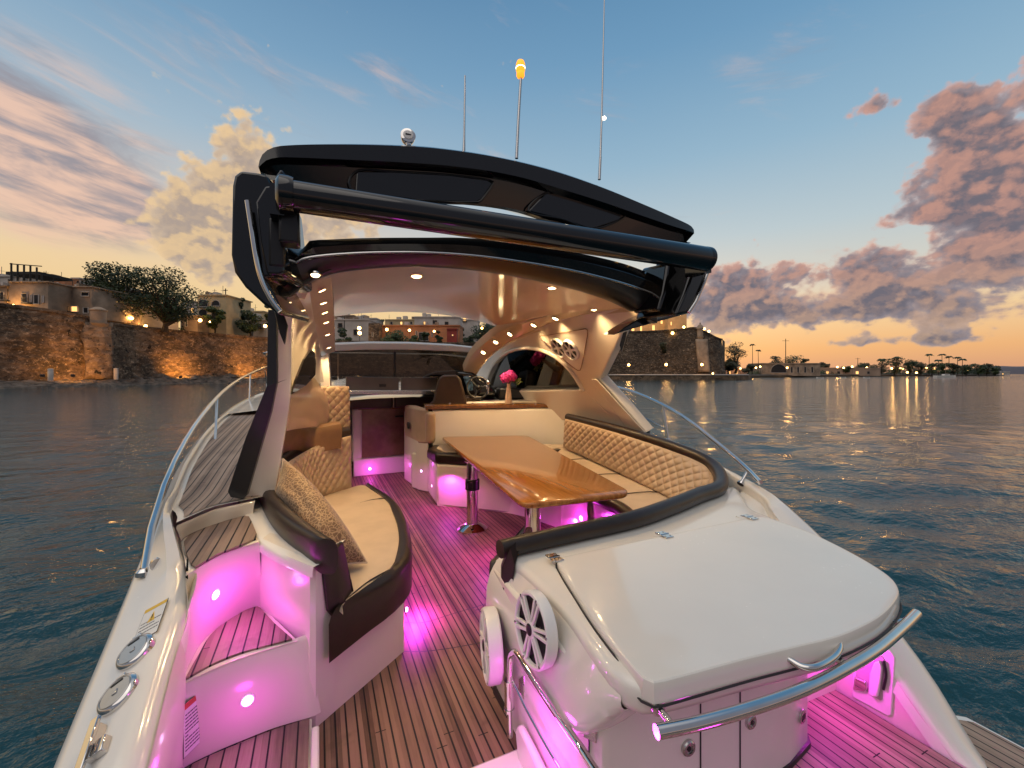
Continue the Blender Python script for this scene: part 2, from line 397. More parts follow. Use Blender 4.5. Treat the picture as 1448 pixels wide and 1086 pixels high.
# moulded edge between the top tread and the coaming
ledge = [pi_(u) for u in us(1.95, 2.36, 14)]
lt = [V((p.x, u, p.y-.02)) for p, u in zip(ledge, us(1.95, 2.36, 14))]
mb.grid([lt, [V((p.x+.03, p.y, Z3-.02)) for p in lt]])
mb.poly([(-.45,.9,Z1-.006),(-.02,.9,Z1-.006)]+[V((p.x,p.y,Z1-.006)) for p in reversed(t1b)])
steps = mb.build('boarding_steps', M['gel2'], Y, smooth=50)
def inset(pts, k):
    c = sum(pts, V())/len(pts); return [p+(c-p).normalized()*k for p in pts]
tread2 = [V((p.x, p.y, Z2)) for p in t2f]+[V((p.x, p.y, Z2)) for p in reversed(e[1:-1])]
MB().prism(inset(tread2, .022), (0,0,.008)).build('step_tread', M['steptk'], steps)
tread3 = [at(x, y, z=Z3) for x, y in ((260,768),(263,783),(270,800),(276,804),(307,786),(340,773),(362,763.5),(363,757),(356,740),(351,730),(323,737),(290,748),(268,758))]
MB().prism(tread3, (0,0,.008)).build('step_tread', M['steptk'], steps)
tread1 = [V((p.x,p.y-.01,Z1)) for p in t1b]+[V((-.035,.92,Z1)), V((-.36,.92,Z1))]
MB().prism(inset(tread1, .01), (0,0,.008)).build('step_tread', M['steptk'], steps)
# tread mouldings white skirt, cockpit side of lowest tread
MB().box((-.012, 1.40, .02), (.03, 1.0, .10)).build('step_skirt', M['gel'], steps, bevel=.008)
# port side deck with its teak
def deckgrid(t0, t1, s0, dz, n=10, m=26):
    rows = []
    for j in range(m):
        s = s0+(1-s0)*(j/(m-1))**1.5; row = []
        for k in range(n):
            t = t0+(t1-t0)*k/(n-1); f = t*(len(sdb)-1); q = int(min(len(sdb)-2, f)); S = sdb[q].lerp(sdb[q+1], f-q)
            u = S.y+(6.3-S.y)*s; i = pi_(u); wd = .34+.1*min(1, (u-2.4)/2)
            x = i.x-.012+wd*t; w_ = max(0, 1-s*14); x = x*(1-w_)+S.x*w_
            row.append(V((x, u, max(ZD, i.y-.035)+dz)))
        rows.append(row)
    return rows
o = MB().grid(deckgrid(0, 1.25, 0, -.001)).build('side_deck', M['gel'], Y)
MB().grid(deckgrid(.085, 1.2, .006, .004)).build('side_deck_teak', M['greyteak'], o)

# ---------------------------------------------------------------- port sofa
A = at(368,763,z=Z3); B = at(424,789,z=Z3); Cc = at(446,1035,z=0); D = at(571,921,z=0)
sofa = empty('sofa', (0,0,0)); sofa.parent = Y; sofa.location = -Y.location
def part(mb, name, mat, par, **k):
    o = mb.build(name, mat, par, **k)
    if par.parent is not None: o.location = (0,0,0)
    return o
A0 = V((A.x, A.y, Z2-.03)); B0 = V((B.x, B.y, Z2-.03)); Bf = V((Cc.x, Cc.y, 0))
D1 = at(574,868,d=D.dot(FW)) ; D1 = V((D.x, D.y, D1.z))
mb = MB()
Bt = V((Cc.x-.012, Cc.y+.01, Z3)); E = Bt.lerp(V((D.x,D.y,Z3)), .18)
# outer wall from inner corner, round the aft corner, along the aft face
def col(p, z0, z1): return [V((p.x, p.y, z0)), V((p.x, p.y, z0+(z1-z0)*.9)), V((p.x, p.y, z1))]
path = [A, A.lerp(Bt, .45), A.lerp(Bt, .85), A.lerp(Bt, .96), Bt.lerp(D, .03), Bt.lerp(D, .12), Bt.lerp(D,.2)]
mb.grid([[V((p.x,p.y,-.02)) for p in path], [V((p.x,p.y,Z3-.03)) for p in path], [V((p.x+.004,p.y+.008,Z3-.006)) for p in path], [V((p.x+.012,p.y+.022,Z3)) for p in path], [V((p.x+.05,p.y+.13,Z3)) for p in path]])
f0 = Bt.lerp(D,.2); 
mb.poly([V((f0.x,f0.y,0)), V((D.x,D.y,0)), V((D.x,D.y,.262)), at(474,897,d=(f0.dot(FW)+.03)), V((f0.x,f0.y,Z3-.01))])
side = cr([D, V((D.x+.03, 2.9, 0)), V((D.x-.05, 3.5, 0)), V((D.x-.35, 3.75, 0)), V((-.2, 3.8, 0))], 14)
mb.grid([side, dn(side, .262)])
part(mb, 'sofa_base', M['gel2'], sofa, smooth=40)
# white coaming strip round the outside of the rim
zr = .775
rim_o = [at(x, y, z=z-.045) for x, y, z in ((452,790,.775),(411,766,.775),(384,738,.78),(367,706,.795),(364,690,.80),(370,668,.83),(384,650,.86),(404,638,.88),(437,624,.91),(491,611,.95))]
rim_i = [at(x, y, z=z) for x, y, z in ((472,776,.775),(439,748,.775),(411,726,.78),(393,704,.79),(388,684,.80),(393,664,.83),(411,649,.86),(444,630,.90),(470,621,.925),(497,614,.945))]
ro = cr(rim_o, 40); ri = cr(rim_i, 40)
st = []
for k, p in enumerate(ro):
    t = (ro[min(39,k+1)]-ro[max(0,k-1)]); nrm = V((t.y, -t.x, 0)).normalized()
    if nrm.dot(p-V((.2,3.0,0))) < 0: nrm = -nrm
    st.append(p+nrm*(.10 if k > 6 else .03+.01*k))
mb = MB(); mb.grid([[V((p.x,p.y,Z3-.05)) for p in st], [V((p.x,p.y,r.z-.045)) for p, r in zip(st, ro)], [V((p.x,p.y,r.z-.03)).lerp(r, .15) for p, r in zip(st, ro)], [V((p.x,p.y,p.z-.022)) for p in ro], [V((p.x,p.y,p.z-.022)).lerp(V((q_.x,q_.y,q_.z-.06)), .5) for p, q_ in zip(ro, ri)]])
part(mb, 'coaming', M['gel'], sofa, smooth=60)
# leather rim: fat roll, down-turned at the aft end
mb = MB(); loops = []
for k in range(40):
    a, b = ro[k], ri[k]; m = (a+b)/2; w = (b-a); w.z = 0; hw = w.length/2; w.normalize(); 
    hw = max(.05, min(.13, hw)); hgt = .075
    loops.append([m+w*(hw*math.copysign(abs(math.cos(t))**.6, math.cos(t)))+V((0,0,hgt*math.copysign(abs(math.sin(t))**.6, math.sin(t))-.012)) for t in [2*math.pi*j/16 for j in range(16)]])
mb.skin(loops)
rim = part(mb, 'leather_rim', M['leather'], sofa, smooth=60)
d0 = (ro[0]+ri[0])/2
mb = MB()
q = [at(449,790,d=1.80), at(471,775,d=1.86), at(486,852,d=1.90), at(488,866,d=1.89), at(474,884,d=1.87), at(459,866,d=1.82)]
mb.prism(q, V((.05,.11,0)))
part(mb, 'rim_end', M['leather'], sofa, bevel=.02, seg=3)
# seat cushion: tan top with dark leather surround
zs = .455
so_px = [(468,872),(520,836),(556,812),(577,790),(579.5,772),(577,750),(568,722),(552,703),(520,683)]
so_c = cr([at(x, y, z=zs) for x, y in so_px], 30)
si_px = [(483,858),(520,829),(550,806),(558,795),(564,766),(562,744),(555,724),(546,707),(518,687)]
si_c = cr([at(x, y, z=zs+.006) for x, y in si_px], 30)
mb = MB()
mid = [a.lerp(b, .5)+V((0,0,.018)) for a, b in zip(so_c, si_c)]
o1 = [a+V((0,0,-.025)) + (a-b).normalized()*.014 for a, b in zip(so_c, si_c)]
o2 = [V((a.x,a.y,.262)) + (a-b).normalized()*.012 for a, b in zip(so_c, si_c)]
o2 = [V((p.x,p.y,.262)) for p in o2]
mb.grid([o2, [a.lerp(b, .5) for a, b in zip(o1, o2)], o1, so_c, mid, [p+V((0,0,.004)) for p in si_c], [p+V((0,0,-.03)) for p in si_c]])
mb.poly([o2[0], [a.lerp(b, .5) for a, b in zip(o1, o2)][0], o1[0], so_c[0], mid[0], si_c[0], V((si_c[0].x-.0, si_c[0].y, .262))])
part(mb, 'seat_surround', M['leather'], sofa, smooth=60)
back = cr([V((p.x,p.y,zs)) for p in ri], 30)
back = [p+(V((.45,2.7,zs))-p).normalized()*.09*max(0, 1-k/7) for k, p in enumerate(back)]
mb = MB(); rows = []
for t in us(0, 1, 12):
    rows.append([a.lerp(b, t)+V((0,0,.018*math.sin(math.pi*min(1,t*1.0))**.5 - .004)) for a, b in zip(si_c, back)])
mb.grid(rows)
seat = part(mb, 'seat_cushion', M['tan'], sofa, smooth=70)
for S_ in (((489,716),(510,711),(530,706),(549,704)), ((484,853),(520,823),(550,806))):
    mb = MB(); mb.tube(cr([at(x, y, z=zs+.013) for x, y in S_], 12), .004, 6); part(mb, 'seat_seam', M['leather'], sofa)
# quilted backrest following the rim
def quilt(lo, hi, nrm, nu, nv, cell, amp, bulge=.03):
    """lo, hi: same-length curves; diamonds pressed into the padded face"""
    lo = cr(lo, nu); hi = cr(hi, nu); rows = []
    L = sum((a-b).length for a, b in zip(lo, lo[1:])); H = (hi[nu//2]-lo[nu//2]).length
    for j in range(nv):
        t = j/(nv-1); row = []
        for i in range(nu):
            s = i/(nu-1)*L/cell; r = t*H/cell
            q = (abs(math.sin(math.pi*(s+r)))*abs(math.sin(math.pi*(s-r))))**.45
            ed = (max(0, 1-abs(2*t-1)**6))**.5*(max(0, 1-abs(2*i/(nu-1)-1)**40))**.5
            n = nrm(i/(nu-1), lo[i].lerp(hi[i], t))
            row.append(lo[i].lerp(hi[i], t)+n*(ed*(bulge+amp*q)))
        rows.append(row)
    return rows
cen = V((.45, 2.9, 0))
def inward(c):
    def f(s, p):
        d = c-p; d.z = 0; d.normalize(); return (d+V((0,0,.25))).normalized()
    return f
bl = [V((p.x,p.y,zs-.01)) for p in ri[6:40]]; bh = [V((p.x,p.y,p.z-.01)) for p in ri[6:40]]
mb = MB(); mb.grid(quilt(bl, bh, inward(cen), 260, 60, .075, .022, .03))
part(mb, 'backrest', M['quilt'], sofa, smooth=80)
mb = MB(); e0 = bl[-1]; e1 = bh[-1]
# fixtures
def led(px, py, obs, r=.022, lamp=None, push=.07):
    p, n = hit(obs, px, py)
    mb = MB(); mb.lathe(p, n, [(r*1.4,-.004),(r*1.4,.003),(r*1.15,.005),(r*1.05,.003)], 24); o = mb.build('courtesy_light', M['white'], Y)
    mb = MB(); mb.lathe(p, n, [(r,.002),(r*.95,.005),(r*.5,.0065)], 20); l = mb.build('lens', M['pinkled'], o); l.location = (0,0,0)
    if lamp: point('pink_step_lamp', p+n*push, PINK, lamp)
    return p
led(304, 841, steps, r=.018, lamp=1.15, push=.10); led(350, 990, steps, r=.019, lamp=.55, push=.13)
# ---------------------------------------------------------------- starboard wet bar with hatch
def grp(name):
    e = empty(name, (0,0,0)); e.parent = Y; e.location = -Y.location; return e
bar = grp('wet_bar')
# plan outline of the upper moulding (aft edge, starboard edge, forward rim, port edge)
aft = [(.765,.93),(.80,.885),(.90,.862),(1.10,.838),(1.29,.812),(1.467,.79),(1.676,.795),(1.85,.82),(1.98,.86),(2.07,.93)]
stb = [(2.14,1.02),(2.23,1.15),(2.32,1.40),(2.38,1.62),(2.44,1.80)]
fwdr = [at(x, y, z=ZU) for x, y in ((1038,688),(1010,700),(960,722),(900,741),(800,765),(724,784))]
port = [(.80,1.66),(.80,1.48),(.79,1.24),(.76,1.05)]
out = [V((x,y,ZU)) for x, y in aft+stb]+fwdr+[V((x,y,ZU)) for x, y in port]
o48 = cr(out, 120, closed=True)
cenb = V((1.5, 1.35, 0))
def off_loop(loop, k, z, aftk=None):
    n = len(loop); res = []
    for i, p in enumerate(loop):
        t = loop[(i+1) % n]-loop[i-1]; nn = V((t.y, -t.x, 0)).normalized()
        res.append(V((p.x+nn.x*k, p.y+nn.y*k, z)))
    return res
sgn = 1
tst = off_loop(o48, .05, 0)
if sum((p-cenb).length for p in tst) < sum((V((p.x,p.y,0))-cenb).length for p in o48): sgn = -1
mb = MB()
prof = [(-.02,ZU),(-.004,ZU-.003),(.006,ZU-.010),(.011,ZU-.022),(.012,ZU-.04),(.011,ZU-.065),(.004,ZU-.082),(-.012,ZU-.090),(-.14,ZU-.090)]
loops = [off_loop(o48, sgn*k, z) for k, z in prof]
mb.skin(loops, cap=False)
def fan(mb, lp, z1):
    c = sum(lp, V())/len(lp); mb.grid([lp, [p.lerp(c, .5) for p in lp], [p.lerp(c, .98) for p in lp]], cv=True)
    mb.poly([p.lerp(c, .98) for p in lp])
fan(mb, loops[0], 0)
top = part(mb, 'worktop', M['gel'], bar, smooth=55)
# port shoulder fairing down to the base
mb = MB()
shl = [V((.792,1.86,ZU-.03)), V((.788,1.48,ZU-.03)), V((.778,1.24,ZU-.03)), V((.748,1.05,ZU-.035)), V((.756,.93,ZU-.05))]
shm = [V((.725,1.90,.50)), V((.716,1.5,.46)), V((.706,1.24,.45)), V((.695,1.05,.46)), V((.757,.93,.575))]
shb = [V((.725,1.9,.26)), V((.716,1.5,.28)), V((.710,1.24,.335)), V((.70,1.06,.41)), V((.79,.925,ZU-.090))]
shu = [V((.86,1.9,.27)), V((.83,1.5,.27)), V((.84,1.24,.32)), V((.88,1.06,.41)), V((.95,.98,ZU-.090))]
shq = [a.lerp(b_, .35)+V((-.010,0,0)) for a, b_ in zip(shl, shm)]
mb.grid([cr(shl, 24), cr(shq, 24), cr(shm, 24), cr(shb, 24), cr(shu, 24)])
part(mb, 'side_fairing', M['gel'], bar, smooth=60, sub=1)
# cabinet below
cab = [(.80,1.95),(.752,1.86),(.74,1.63),(.738,1.3),(.745,1.12),(.79,1.05),(.9,1.02),(1.1,1.0),(1.35,.995),(1.6,1.01),(1.755,1.04),(1.79,1.07),(1.80,1.20),(1.82,1.5),(1.8,1.9)]
cc = [V((x,y,0)) for x, y in cab]
mb = MB(); mb.prism(list(reversed(cc)), (0,0,ZU-.088)); cabn = part(mb, 'cabinet', M['gel'], bar, smooth=40, bevel=.012)
mb = MB(); mb.prism([(.745,1.85,-.0),(.74,1.12,.0),(.79,1.045,0),(1.1,.992,0),(1.6,1.004,0),(1.76,1.03,0),(1.797,1.065,0),(1.806,1.2,0),(1.7,1.3,0),(.9,1.3,0)], (0,0,.05)); part(mb, 'toe_kick', M['rubber'], bar)
# upper starboard body of the bar joining the coaming, recess back wall
mb = MB(); mb.prism([(1.80,1.19,0),(2.2,1.17,0),(2.3,1.4,0),(2.3,1.9,0),(1.75,1.9,0)], (0,0,ZU-.092)); part(mb, 'recess_back', M['gel2'], bar, smooth=0, bevel=.01)
# door seams, lock buttons and badge on the aft face
def cabpt(px, py, off=.004):
    """on the aft face of the cabinet"""
    r = ray(px, py); best = None
    for a, b in zip(cab, cab[1:]):
        ex = b[0]-a[0]; ey = b[1]-a[1]; den = r.x*ey-r.y*ex
        if abs(den) < 1e-9: continue
        s = (a[0]*r.y-a[1]*r.x)/(-den) if False else None
        # CAM at (0,0): solve r*d = a + e*t
        d = (a[0]*ey-a[1]*ex)/den; t = (r.x*d-a[0])/ex if abs(ex) > abs(ey) else (r.y*d-a[1])/ey
        if -.001 <= t <= 1.001 and d > 0 and (best is None or d < best[0]):
            nn = V((ey, -ex, 0)).normalized()
            if nn.dot(r) > 0: nn = -nn
            best = (d, nn)
    if best is None: best = (1.3, V((-.2,-.98,0)))
    return CAM+r*best[0]+best[1]*off, best[1]
for P in ([(990,1032),(990,1086)], [(1046,1000),(1046,1086)], [(833,1034),(833,1086)]):
    c = [cabpt(x, y, .002)[0] for x, y in P]
    mb = MB(); mb.tube([V((c[0].x,c[0].y,ZU-.094)), V((c[0].x,c[0].y,.06))], .0025, 6); part(mb, 'door_seam', M['rubber'], bar)
for (x, y) in ((972,1056),(1060,1019)):
    p, n = cabpt(x, y)
    mb = MB(); mb.lathe(p, n, [(.025,-.006),(.025,.004),(.021,.008),(.014,.008),(.013,.004),(.001,.004)], 24); part(mb, 'lock_button', M['satin'], bar)
    mb = MB(); mb.lathe(p, n, [(.008,.004),(.008,.0065)], 12); part(mb, 'lock_slot', M['mblack'], bar)
p, n = cabpt(1133, 1012)
X = V((0,0,1)).cross(n).normalized()
mb = MB(); mb.lathe(p, n, [(.026,-.003),(.026,.003),(.022,.005)], 24); part(mb, 'round_badge', M['satin'], bar)
mb = MB()
for a, b, w in ((-.012,.0,.006),(.0,.003,.006),(.012,.0,.006)): mb.prism([p+n*.0052+X*(a-w/2)+V((0,0,b-.012)), p+n*.0052+X*(a+w/2)+V((0,0,b-.012)), p+n*.0052+X*(a+w/2)+V((0,0,b+.010)), p+n*.0052+X*(a-w/2)+V((0,0,b+.012))], n*.001)
part(mb, 'badge_mark', M['slate'], bar)
p, n = cabpt(835, 1035); X = V((0,0,1)).cross(n).normalized()
mb = MB(); mb.box(p+n*.002, (.045,.005,.04), axes=(X, n, (0,0,1))); o = part(mb, 'door_hinge', M['satin'], bar, bevel=.003)
# moulding between the worktop and the starboard coaming
mb = MB(); rows_a = cr([V((x,y,ZU-.03)) for x, y in stb[1:]]+[V((2.62,2.1,ZU-.03))], 30)
rows_b = []
for p in rows_a:
    i = si(max(.95, p.y)); rows_b.append(V((max(p.x+.005, i.x+.01), p.y, min(i.y-.01, ZU-.02) if p.y > 1.3 else min(i.y-.02, ZU-.05))))
mb.grid([rows_a, [q.lerp(r_, .5)+V((0,0,-.015)) for q, r_ in zip(rows_a, rows_b)], rows_b]); part(mb, 'side_moulding', M['gel'], bar, smooth=60)
# hatch lid
hl = [at(782,806,z=ZU), at(835,793,z=ZU), at(952,763,z=ZU), at(1075,737,z=ZU), at(1096,742,z=ZU)]
hl = [V((.932,1.57,0)), V((.945,1.595,0)), V((.97,1.605,0)), V((1.1,1.607,0)), V((1.3,1.607,0)), V((1.5,1.607,0)), V((1.7,1.607,0)), V((1.9,1.607,0)), V((2.08,1.607,0)), V((2.22,1.607,0)), V((2.265,1.6,0)), V((2.29,1.57,0)), V((2.285,1.45,0)), V((2.26,1.30,0)), V((2.17,1.08,0)), V((2.08,.935,0)), V((1.98,.855,0)), V((1.85,.812,0)), V((1.676,.783,0)), V((1.467,.778,0)), V((1.29,.80,0)), V((1.10,.826,0)), V((.90,.848,0)), V((.80,.862,0)), V((.785,.885,0)), V((.79,.95,0)), V((.81,1.08,0)), V((.835,1.2,0)), V((.865,1.32,0)), V((.895,1.44,0)), V((.92,1.53,0))]
lid0 = cr(hl, 130, closed=True)
s2 = 1
t_ = off_loop(lid0, .03, 0)
if sum((p-cenb).length for p in t_) < sum((p-cenb).length for p in lid0): s2 = -1
def lidz(p, drop):
    t = max(0, min(1, (1.0-p.y)/.09)); return drop*t*t*(3-2*t)
mb = MB(); loops = []
for k, z, dr in ((.0,ZU-.002,.036),(.004,ZU+.001,.035),(.004,ZU+.012,.016),(.003,ZU+.018,.006),(.001,ZU+.0215,.002),(-.002,ZU+.0230,.0),(-.006,ZU+.0235,0),(-.03,ZU+.0235,0)):
    lp = off_loop(lid0, s2*k, z); loops.append([V((p.x, p.y-.006*max(0,min(1,(1.0-q.y)/.1)), z-lidz(q, dr))) for p, q in zip(lp, lid0)])
mb.skin(loops, cap=False); fan(mb, loops[-1], 0)
lid = part(mb, 'hatch_lid', M['gel'], bar, smooth=24)
mb = MB(); lp = off_loop(lid0, s2*.008, ZU); lp = [V((p.x,p.y-.006*max(0,min(1,(1.0-q.y)/.1)),ZU+.0005-lidz(q,.038))) for p, q in zip(lp, lid0)]
mb.tube(lp+[lp[0]], .0035, 6, cap=False); part(mb, 'hatch_seal', M['rubber'], bar)
for x, y in ((795,798),(952,763),(1075,737)):
    p = at(x, y, z=ZU+.024); p.y = 1.607
    for s_ in (-1, 1):
        mb = MB(); mb.box(p+V((0, s_*.021, .003)), (.052,.036,.006)); h = part(mb, 'hatch_hinge', M['steel'], bar, bevel=.0025)
        mb = MB()
        for a in (-.015, .015): mb.lathe(p+V((a, s_*.023, .006)), (0,0,1), [(.006,-.001),(.005,.0015),(.001,.002)], 10)
        part(mb, 'hinge_screw', M['satin'], bar)
    mb = MB(); mb.tube([p+V((-.026,0,.005)), p+V((.026,0,.005))], .0045, 8); part(mb, 'hinge_pin', M['steel'], bar)
# lid handle
hp = [at(1118,934,z=.66), at(1135,943,z=.655), at(1155,943,z=.655), at(1178,930,z=.655), at(1187,917,z=.66), at(1184,906,z=.665)]
hp = [hp[0]+V((0,.035,0)), hp[0], hp[1], hp[2], hp[3], hp[4], hp[5], hp[5]+V((0,.035,0))]
mb = MB(); mb.tube(cr(hp, 40), .0095, 14); part(mb, 'lid_handle', M['steel'], bar, smooth=80)
# curved grab rail across the stern of the bar
tb = cr([at(x, y, z=.62) for x, y in ((928,1035),(990,1022),(1060,1002),(1130,977),(1190,948),(1240,918),(1278,886),(1296,868))], 50)
gr = grp('stern_grab_rail')
mb = MB(); mb.tube(tb, .0165, 20); part(mb, 'rail_tube', M['steel'], gr, smooth=50)
for t, back in ((2, V((.01,.07,.0))), (28, V((-.03,.085,0))), (46, V((-.10,.03,0)))):
    mb = MB(); p = tb[t]; mb.tube([p, p+back*.6, p+back], .0095, 12); mb.lathe(p+back*.97, back, [(.02,-.006),(.02,.004)], 16); part(mb, 'rail_bracket', M['steel'], gr, smooth=50)

# round loudspeakers on the port side of the bar
def speaker(c, n, r, name='loudspeaker', depth=.055):
    n = V(n).normalized(); up = V((0,0,1)); X = up.cross(n).normalized(); U = n.cross(X)
    g = grp(name)
    mb = MB(); mb.lathe(c-n*depth, n, [(r*.93,0),(r*.97,depth*.1),(r*.985,depth*.8),(r*.95,depth*.98),(r*.90,depth*1.02),(r*.86,depth*.95),(r*.84,depth*.72)], 48, cap=False); part(mb, 'speaker_ring', M['white'], g, smooth=40)
    mb = MB(); mb.lathe(c-n*depth*.35, n, [(r*.86,0),(r*.6,-depth*.35),(r*.2,-depth*.6),(r*.02,-depth*.6)], 32, cap=False); part(mb, 'speaker_cone', M['mblack'], g)
    mb = MB()
    for k in range(6):
        a = 2*math.pi*k/6+.26
        for s_ in (-1, 1):
            d = X*math.cos(a)+U*math.sin(a); e = -X*math.sin(a)+U*math.cos(a)
            p0 = d*(r*.17)+e*(s_*r*.055); p1 = d*(r*.86)+e*(s_*r*.105)
            w = r*.042
            mb.prism([c-n*.012+p0-e*w, c-n*.012+p1-e*w, c-n*.012+p1+e*w, c-n*.012+p0+e*w], n*.012)
    mb.lathe(c, n, [(r*.235,-.012),(r*.24,-.002),(r*.2,.002),(r*.15,.002)], 24)
    part(mb, 'speaker_grille', M['white'], g, smooth=40, bevel=.002)
    mb = MB(); mb.lathe(c, n, [(r*.155,0),(r*.155,.004),(r*.12,.007),(.001,.008)], 20); part(mb, 'speaker_hub', M['mblack'], g)
    mb = MB()
    for k in range(6):
        a = 2*math.pi*k/6+.26; d = X*math.cos(a)+U*math.sin(a)
        mb.lathe(c+d*(r*.905)-n*.001, n, [(.006,-.002),(.005,.003),(.001,.0035)], 8)
    part(mb, 'speaker_screw', M['satin'], g)
s1 = at(750, 890, v=.685)
speaker(V((.682, s1.y, s1.z)), (-1,-.02,.08), .128, depth=.045)
s2_ = at(690, 922, v=.665)
speaker(V((.655, s2_.y+.02, s2_.z+.02)), (-1,.22,.0), .150, depth=.06)
# dark leather end of the aft bench beside the bar, and a slice of its seat
ben = grp('aft_bench')
a1 = at(724,784,z=.70); 
q = [at(722,776,d=1.86), at(737,762,d=1.95), at(735,775,d=1.9), at(727,800,d=1.84), at(717,910,d=1.80), at(706,868,d=1.9), at(708,800,d=1.93)]
mb = MB(); mb.prism(q, V((.06,.10,0))); part(mb, 'bench_end', M['leather'], ben, bevel=.012, seg=3)
q = [at(691,793,d=2.12), at(711,790,d=2.12), at(711,880,d=2.0), at(702,862,d=2.02), at(690,812,d=2.1)]
mb = MB(); mb.prism(q, V((.35,.35,0))); part(mb, 'bench_seat', M['leather'], ben, bevel=.02, seg=3)
q = [at(698,802,d=2.09), at(710,797,d=2.09), at(710,845,d=2.03), at(702,828,d=2.05)]
mb = MB(); mb.prism(q, V((.02,.03,0))); part(mb, 'bench_piping', M['tan'], ben, bevel=.006)
mb = MB(); mb.prism([(.755,1.86,0),(.79,2.0,0),(.89,2.25,0),(1.1,2.6,0),(1.6,2.6,0),(1.6,1.8,0),(.8,1.8,0)], (0,0,.30)); part(mb, 'bench_base', M['gel'], ben, bevel=.03, seg=3, smooth=40)
# leather rim along the bar's forward edge and on round the starboard sofa
rs = grp('starboard_sofa')
rimo = [at(x, y, z=.715) for x, y in ((722,781),(760,772),(830,756),(912,737),(960,720),(1000,703),(1032,688),(1041,680))]
rimf = [at(1038,676,z=.745), at(1018,660,z=.765), at(980,640,z=.79), at(930,620,z=.825), at(880,605,z=.865), at(835,594,z=.905), at(802,588,z=.94)]
topc = [at(1028,688,d=3.17), at(1002,661,d=3.37), at(950,637,d=3.68), at(880,614,d=4.12), at(830,600,d=4.62), at(799,592,d=5.0)]
rr = cr([p+V((-.03,.05,0)) for p in rimo[:-1]]+[p+V((.035,.0,.020)) for p in topc[1:]], 70)
mb = MB(); mb.tube(rr, [.040+.010*math.sin(k*.045) for k in range(70)], 16, flat=1.0); part(mb, 'leather_rim', M['leather'], rs, smooth=80)
# starboard seat and backrest
bot = [at(978,724,z=.475), at(950,706,z=.48), at(900,681,z=.50), at(850,657,z=.55), at(797,633,z=.61)]
b40 = cr(bot, 40); t40 = cr(topc, 40)
mb = MB(); mb.grid(quilt(b40, t40, lambda s, p: V((-.85,-.45,.1)), 420, 60, .095, .022, .03)); part(mb, 'backrest', M['quilt'], rs, smooth=80)
mb = MB(); mb.grid([[p+V((.06,.03,-.2)) for p in b40], [p+V((.05,.02,0)) for p in b40], [p+V((.03,.0,-.01)) for p in t40], [p+V((.06,.02,-.03)) for p in t40], [p+V((.07,.03,-.5)) for p in t40]]); part(mb, 'back_shell', M['gel'], rs, smooth=60)
fr = [at(905,735,z=.46), at(900,728,z=.46), at(880,712,z=.465), at(840,692,z=.48), at(790,655,z=.52), at(765,636,z=.56)]
f40 = cr(fr, 40)
mb = MB(); rows = []
for t in us(0, 1, 10): rows.append([a.lerp(b+V((.05,0,-.01)), t)+V((0,0,.014*math.sin(math.pi*t)**.5)) for a, b in zip(f40, b40)])
mb.grid(rows); part(mb, 'seat_cushion', M['tan'], rs, smooth=80)
mb = MB(); mb.poly([at(905,737,z=.455), at(978,724,z=.475), at(1020,700,z=.48), at(960,735,z=.455)]); part(mb, 'seat_corner', M['tan'], rs)
for k in (9, 19, 29):
    mb = MB(); mb.tube([f40[k].lerp(b40[k], t)+V((0,0,.018*math.sin(math.pi*max(.02,t))**.5+.001)) for t in us(0, .95, 8)], .0045, 6); part(mb, 'seat_seam', M['leather'], rs)
fl = [p+V((-.04,-.01,-.03)) for p in f40]
mb = MB(); mb.tube(fl, .055, 14, flat=1.0); part(mb, 'seat_edge', M['leather'], rs, smooth=80)
mb = MB(); base = cr([at(830,765,z=0), at(793,748,z=0), at(731,728,z=0), at(672,720,z=0), at(618,715,z=0)], 30)
topb = [V((p.x+.02, p.y+.02, .47)) for p in base]
mb.grid([base, topb]); mb.grid([topb, [p+V((.5,.5,0)) for p in topb]])
sb_ = part(mb, 'sofa_base', M['gel2'], rs)
led(822, 733, sb_, lamp=1.6, push=.1)
mb = MB(); b2 = [at(793,748,z=0), V((2.25,3.2,0)), V((2.1,2.4,0)), V((1.6,2.2,0)), V((1.55,1.85,0))]
b2 = cr(b2, 24); mb.grid([b2, dn(b2, .43)]); part(mb, 'sofa_side', M['gel2'], rs)
# ---------------------------------------------------------------- dining table (lifts off its two pedestals' sockets)
tb0 = at(668, 748, z=0)
table = empty('dining_table', (1.5, 3.6, 0), 'long varnished teak dining table on two chrome pedestals in the yacht cockpit', 'table')
TZ = .70
tp = [at(x, y, z=TZ) for x, y in ((740,712),(720,704),(690,677),(655,645),(624,617.5),(640,615.5),(690,615),(735,615),(750,617.5),(790,636),(840,663),(880,685),(894,695),(870,699),(800,707))]
corner = lambda a, b, k: a.lerp(b, k)
t_ = [at(740,713,z=TZ), at(624,617.5,z=TZ), at(746,615.5,z=TZ), at(894,696,z=TZ)]
pts = []
for i in range(4):
    p = t_[i]; a = t_[i-1]; b = t_[(i+1) % 4]; rad = .10
    pa = p+(a-p).normalized()*rad; pb = p+(b-p).normalized()*rad
    for t in us(0, 1, 7): pts.append((1-t)**2*pa+2*t*(1-t)*p+t*t*pb)
tl = pts
def shr(k, z): c = sum(tl, V())/len(tl); return [V((p.x+(c.x-p.x)*k, p.y+(c.y-p.y)*k*.5, z)) for p in tl]
mb = MB(); mb.skin([shr(.05,TZ-.042), shr(.02,TZ-.04), shr(.004,TZ-.03), shr(0,TZ-.015), shr(.004,TZ-.005), shr(.015,TZ)])
mb.build('table_top', M['table'], table, smooth=60)
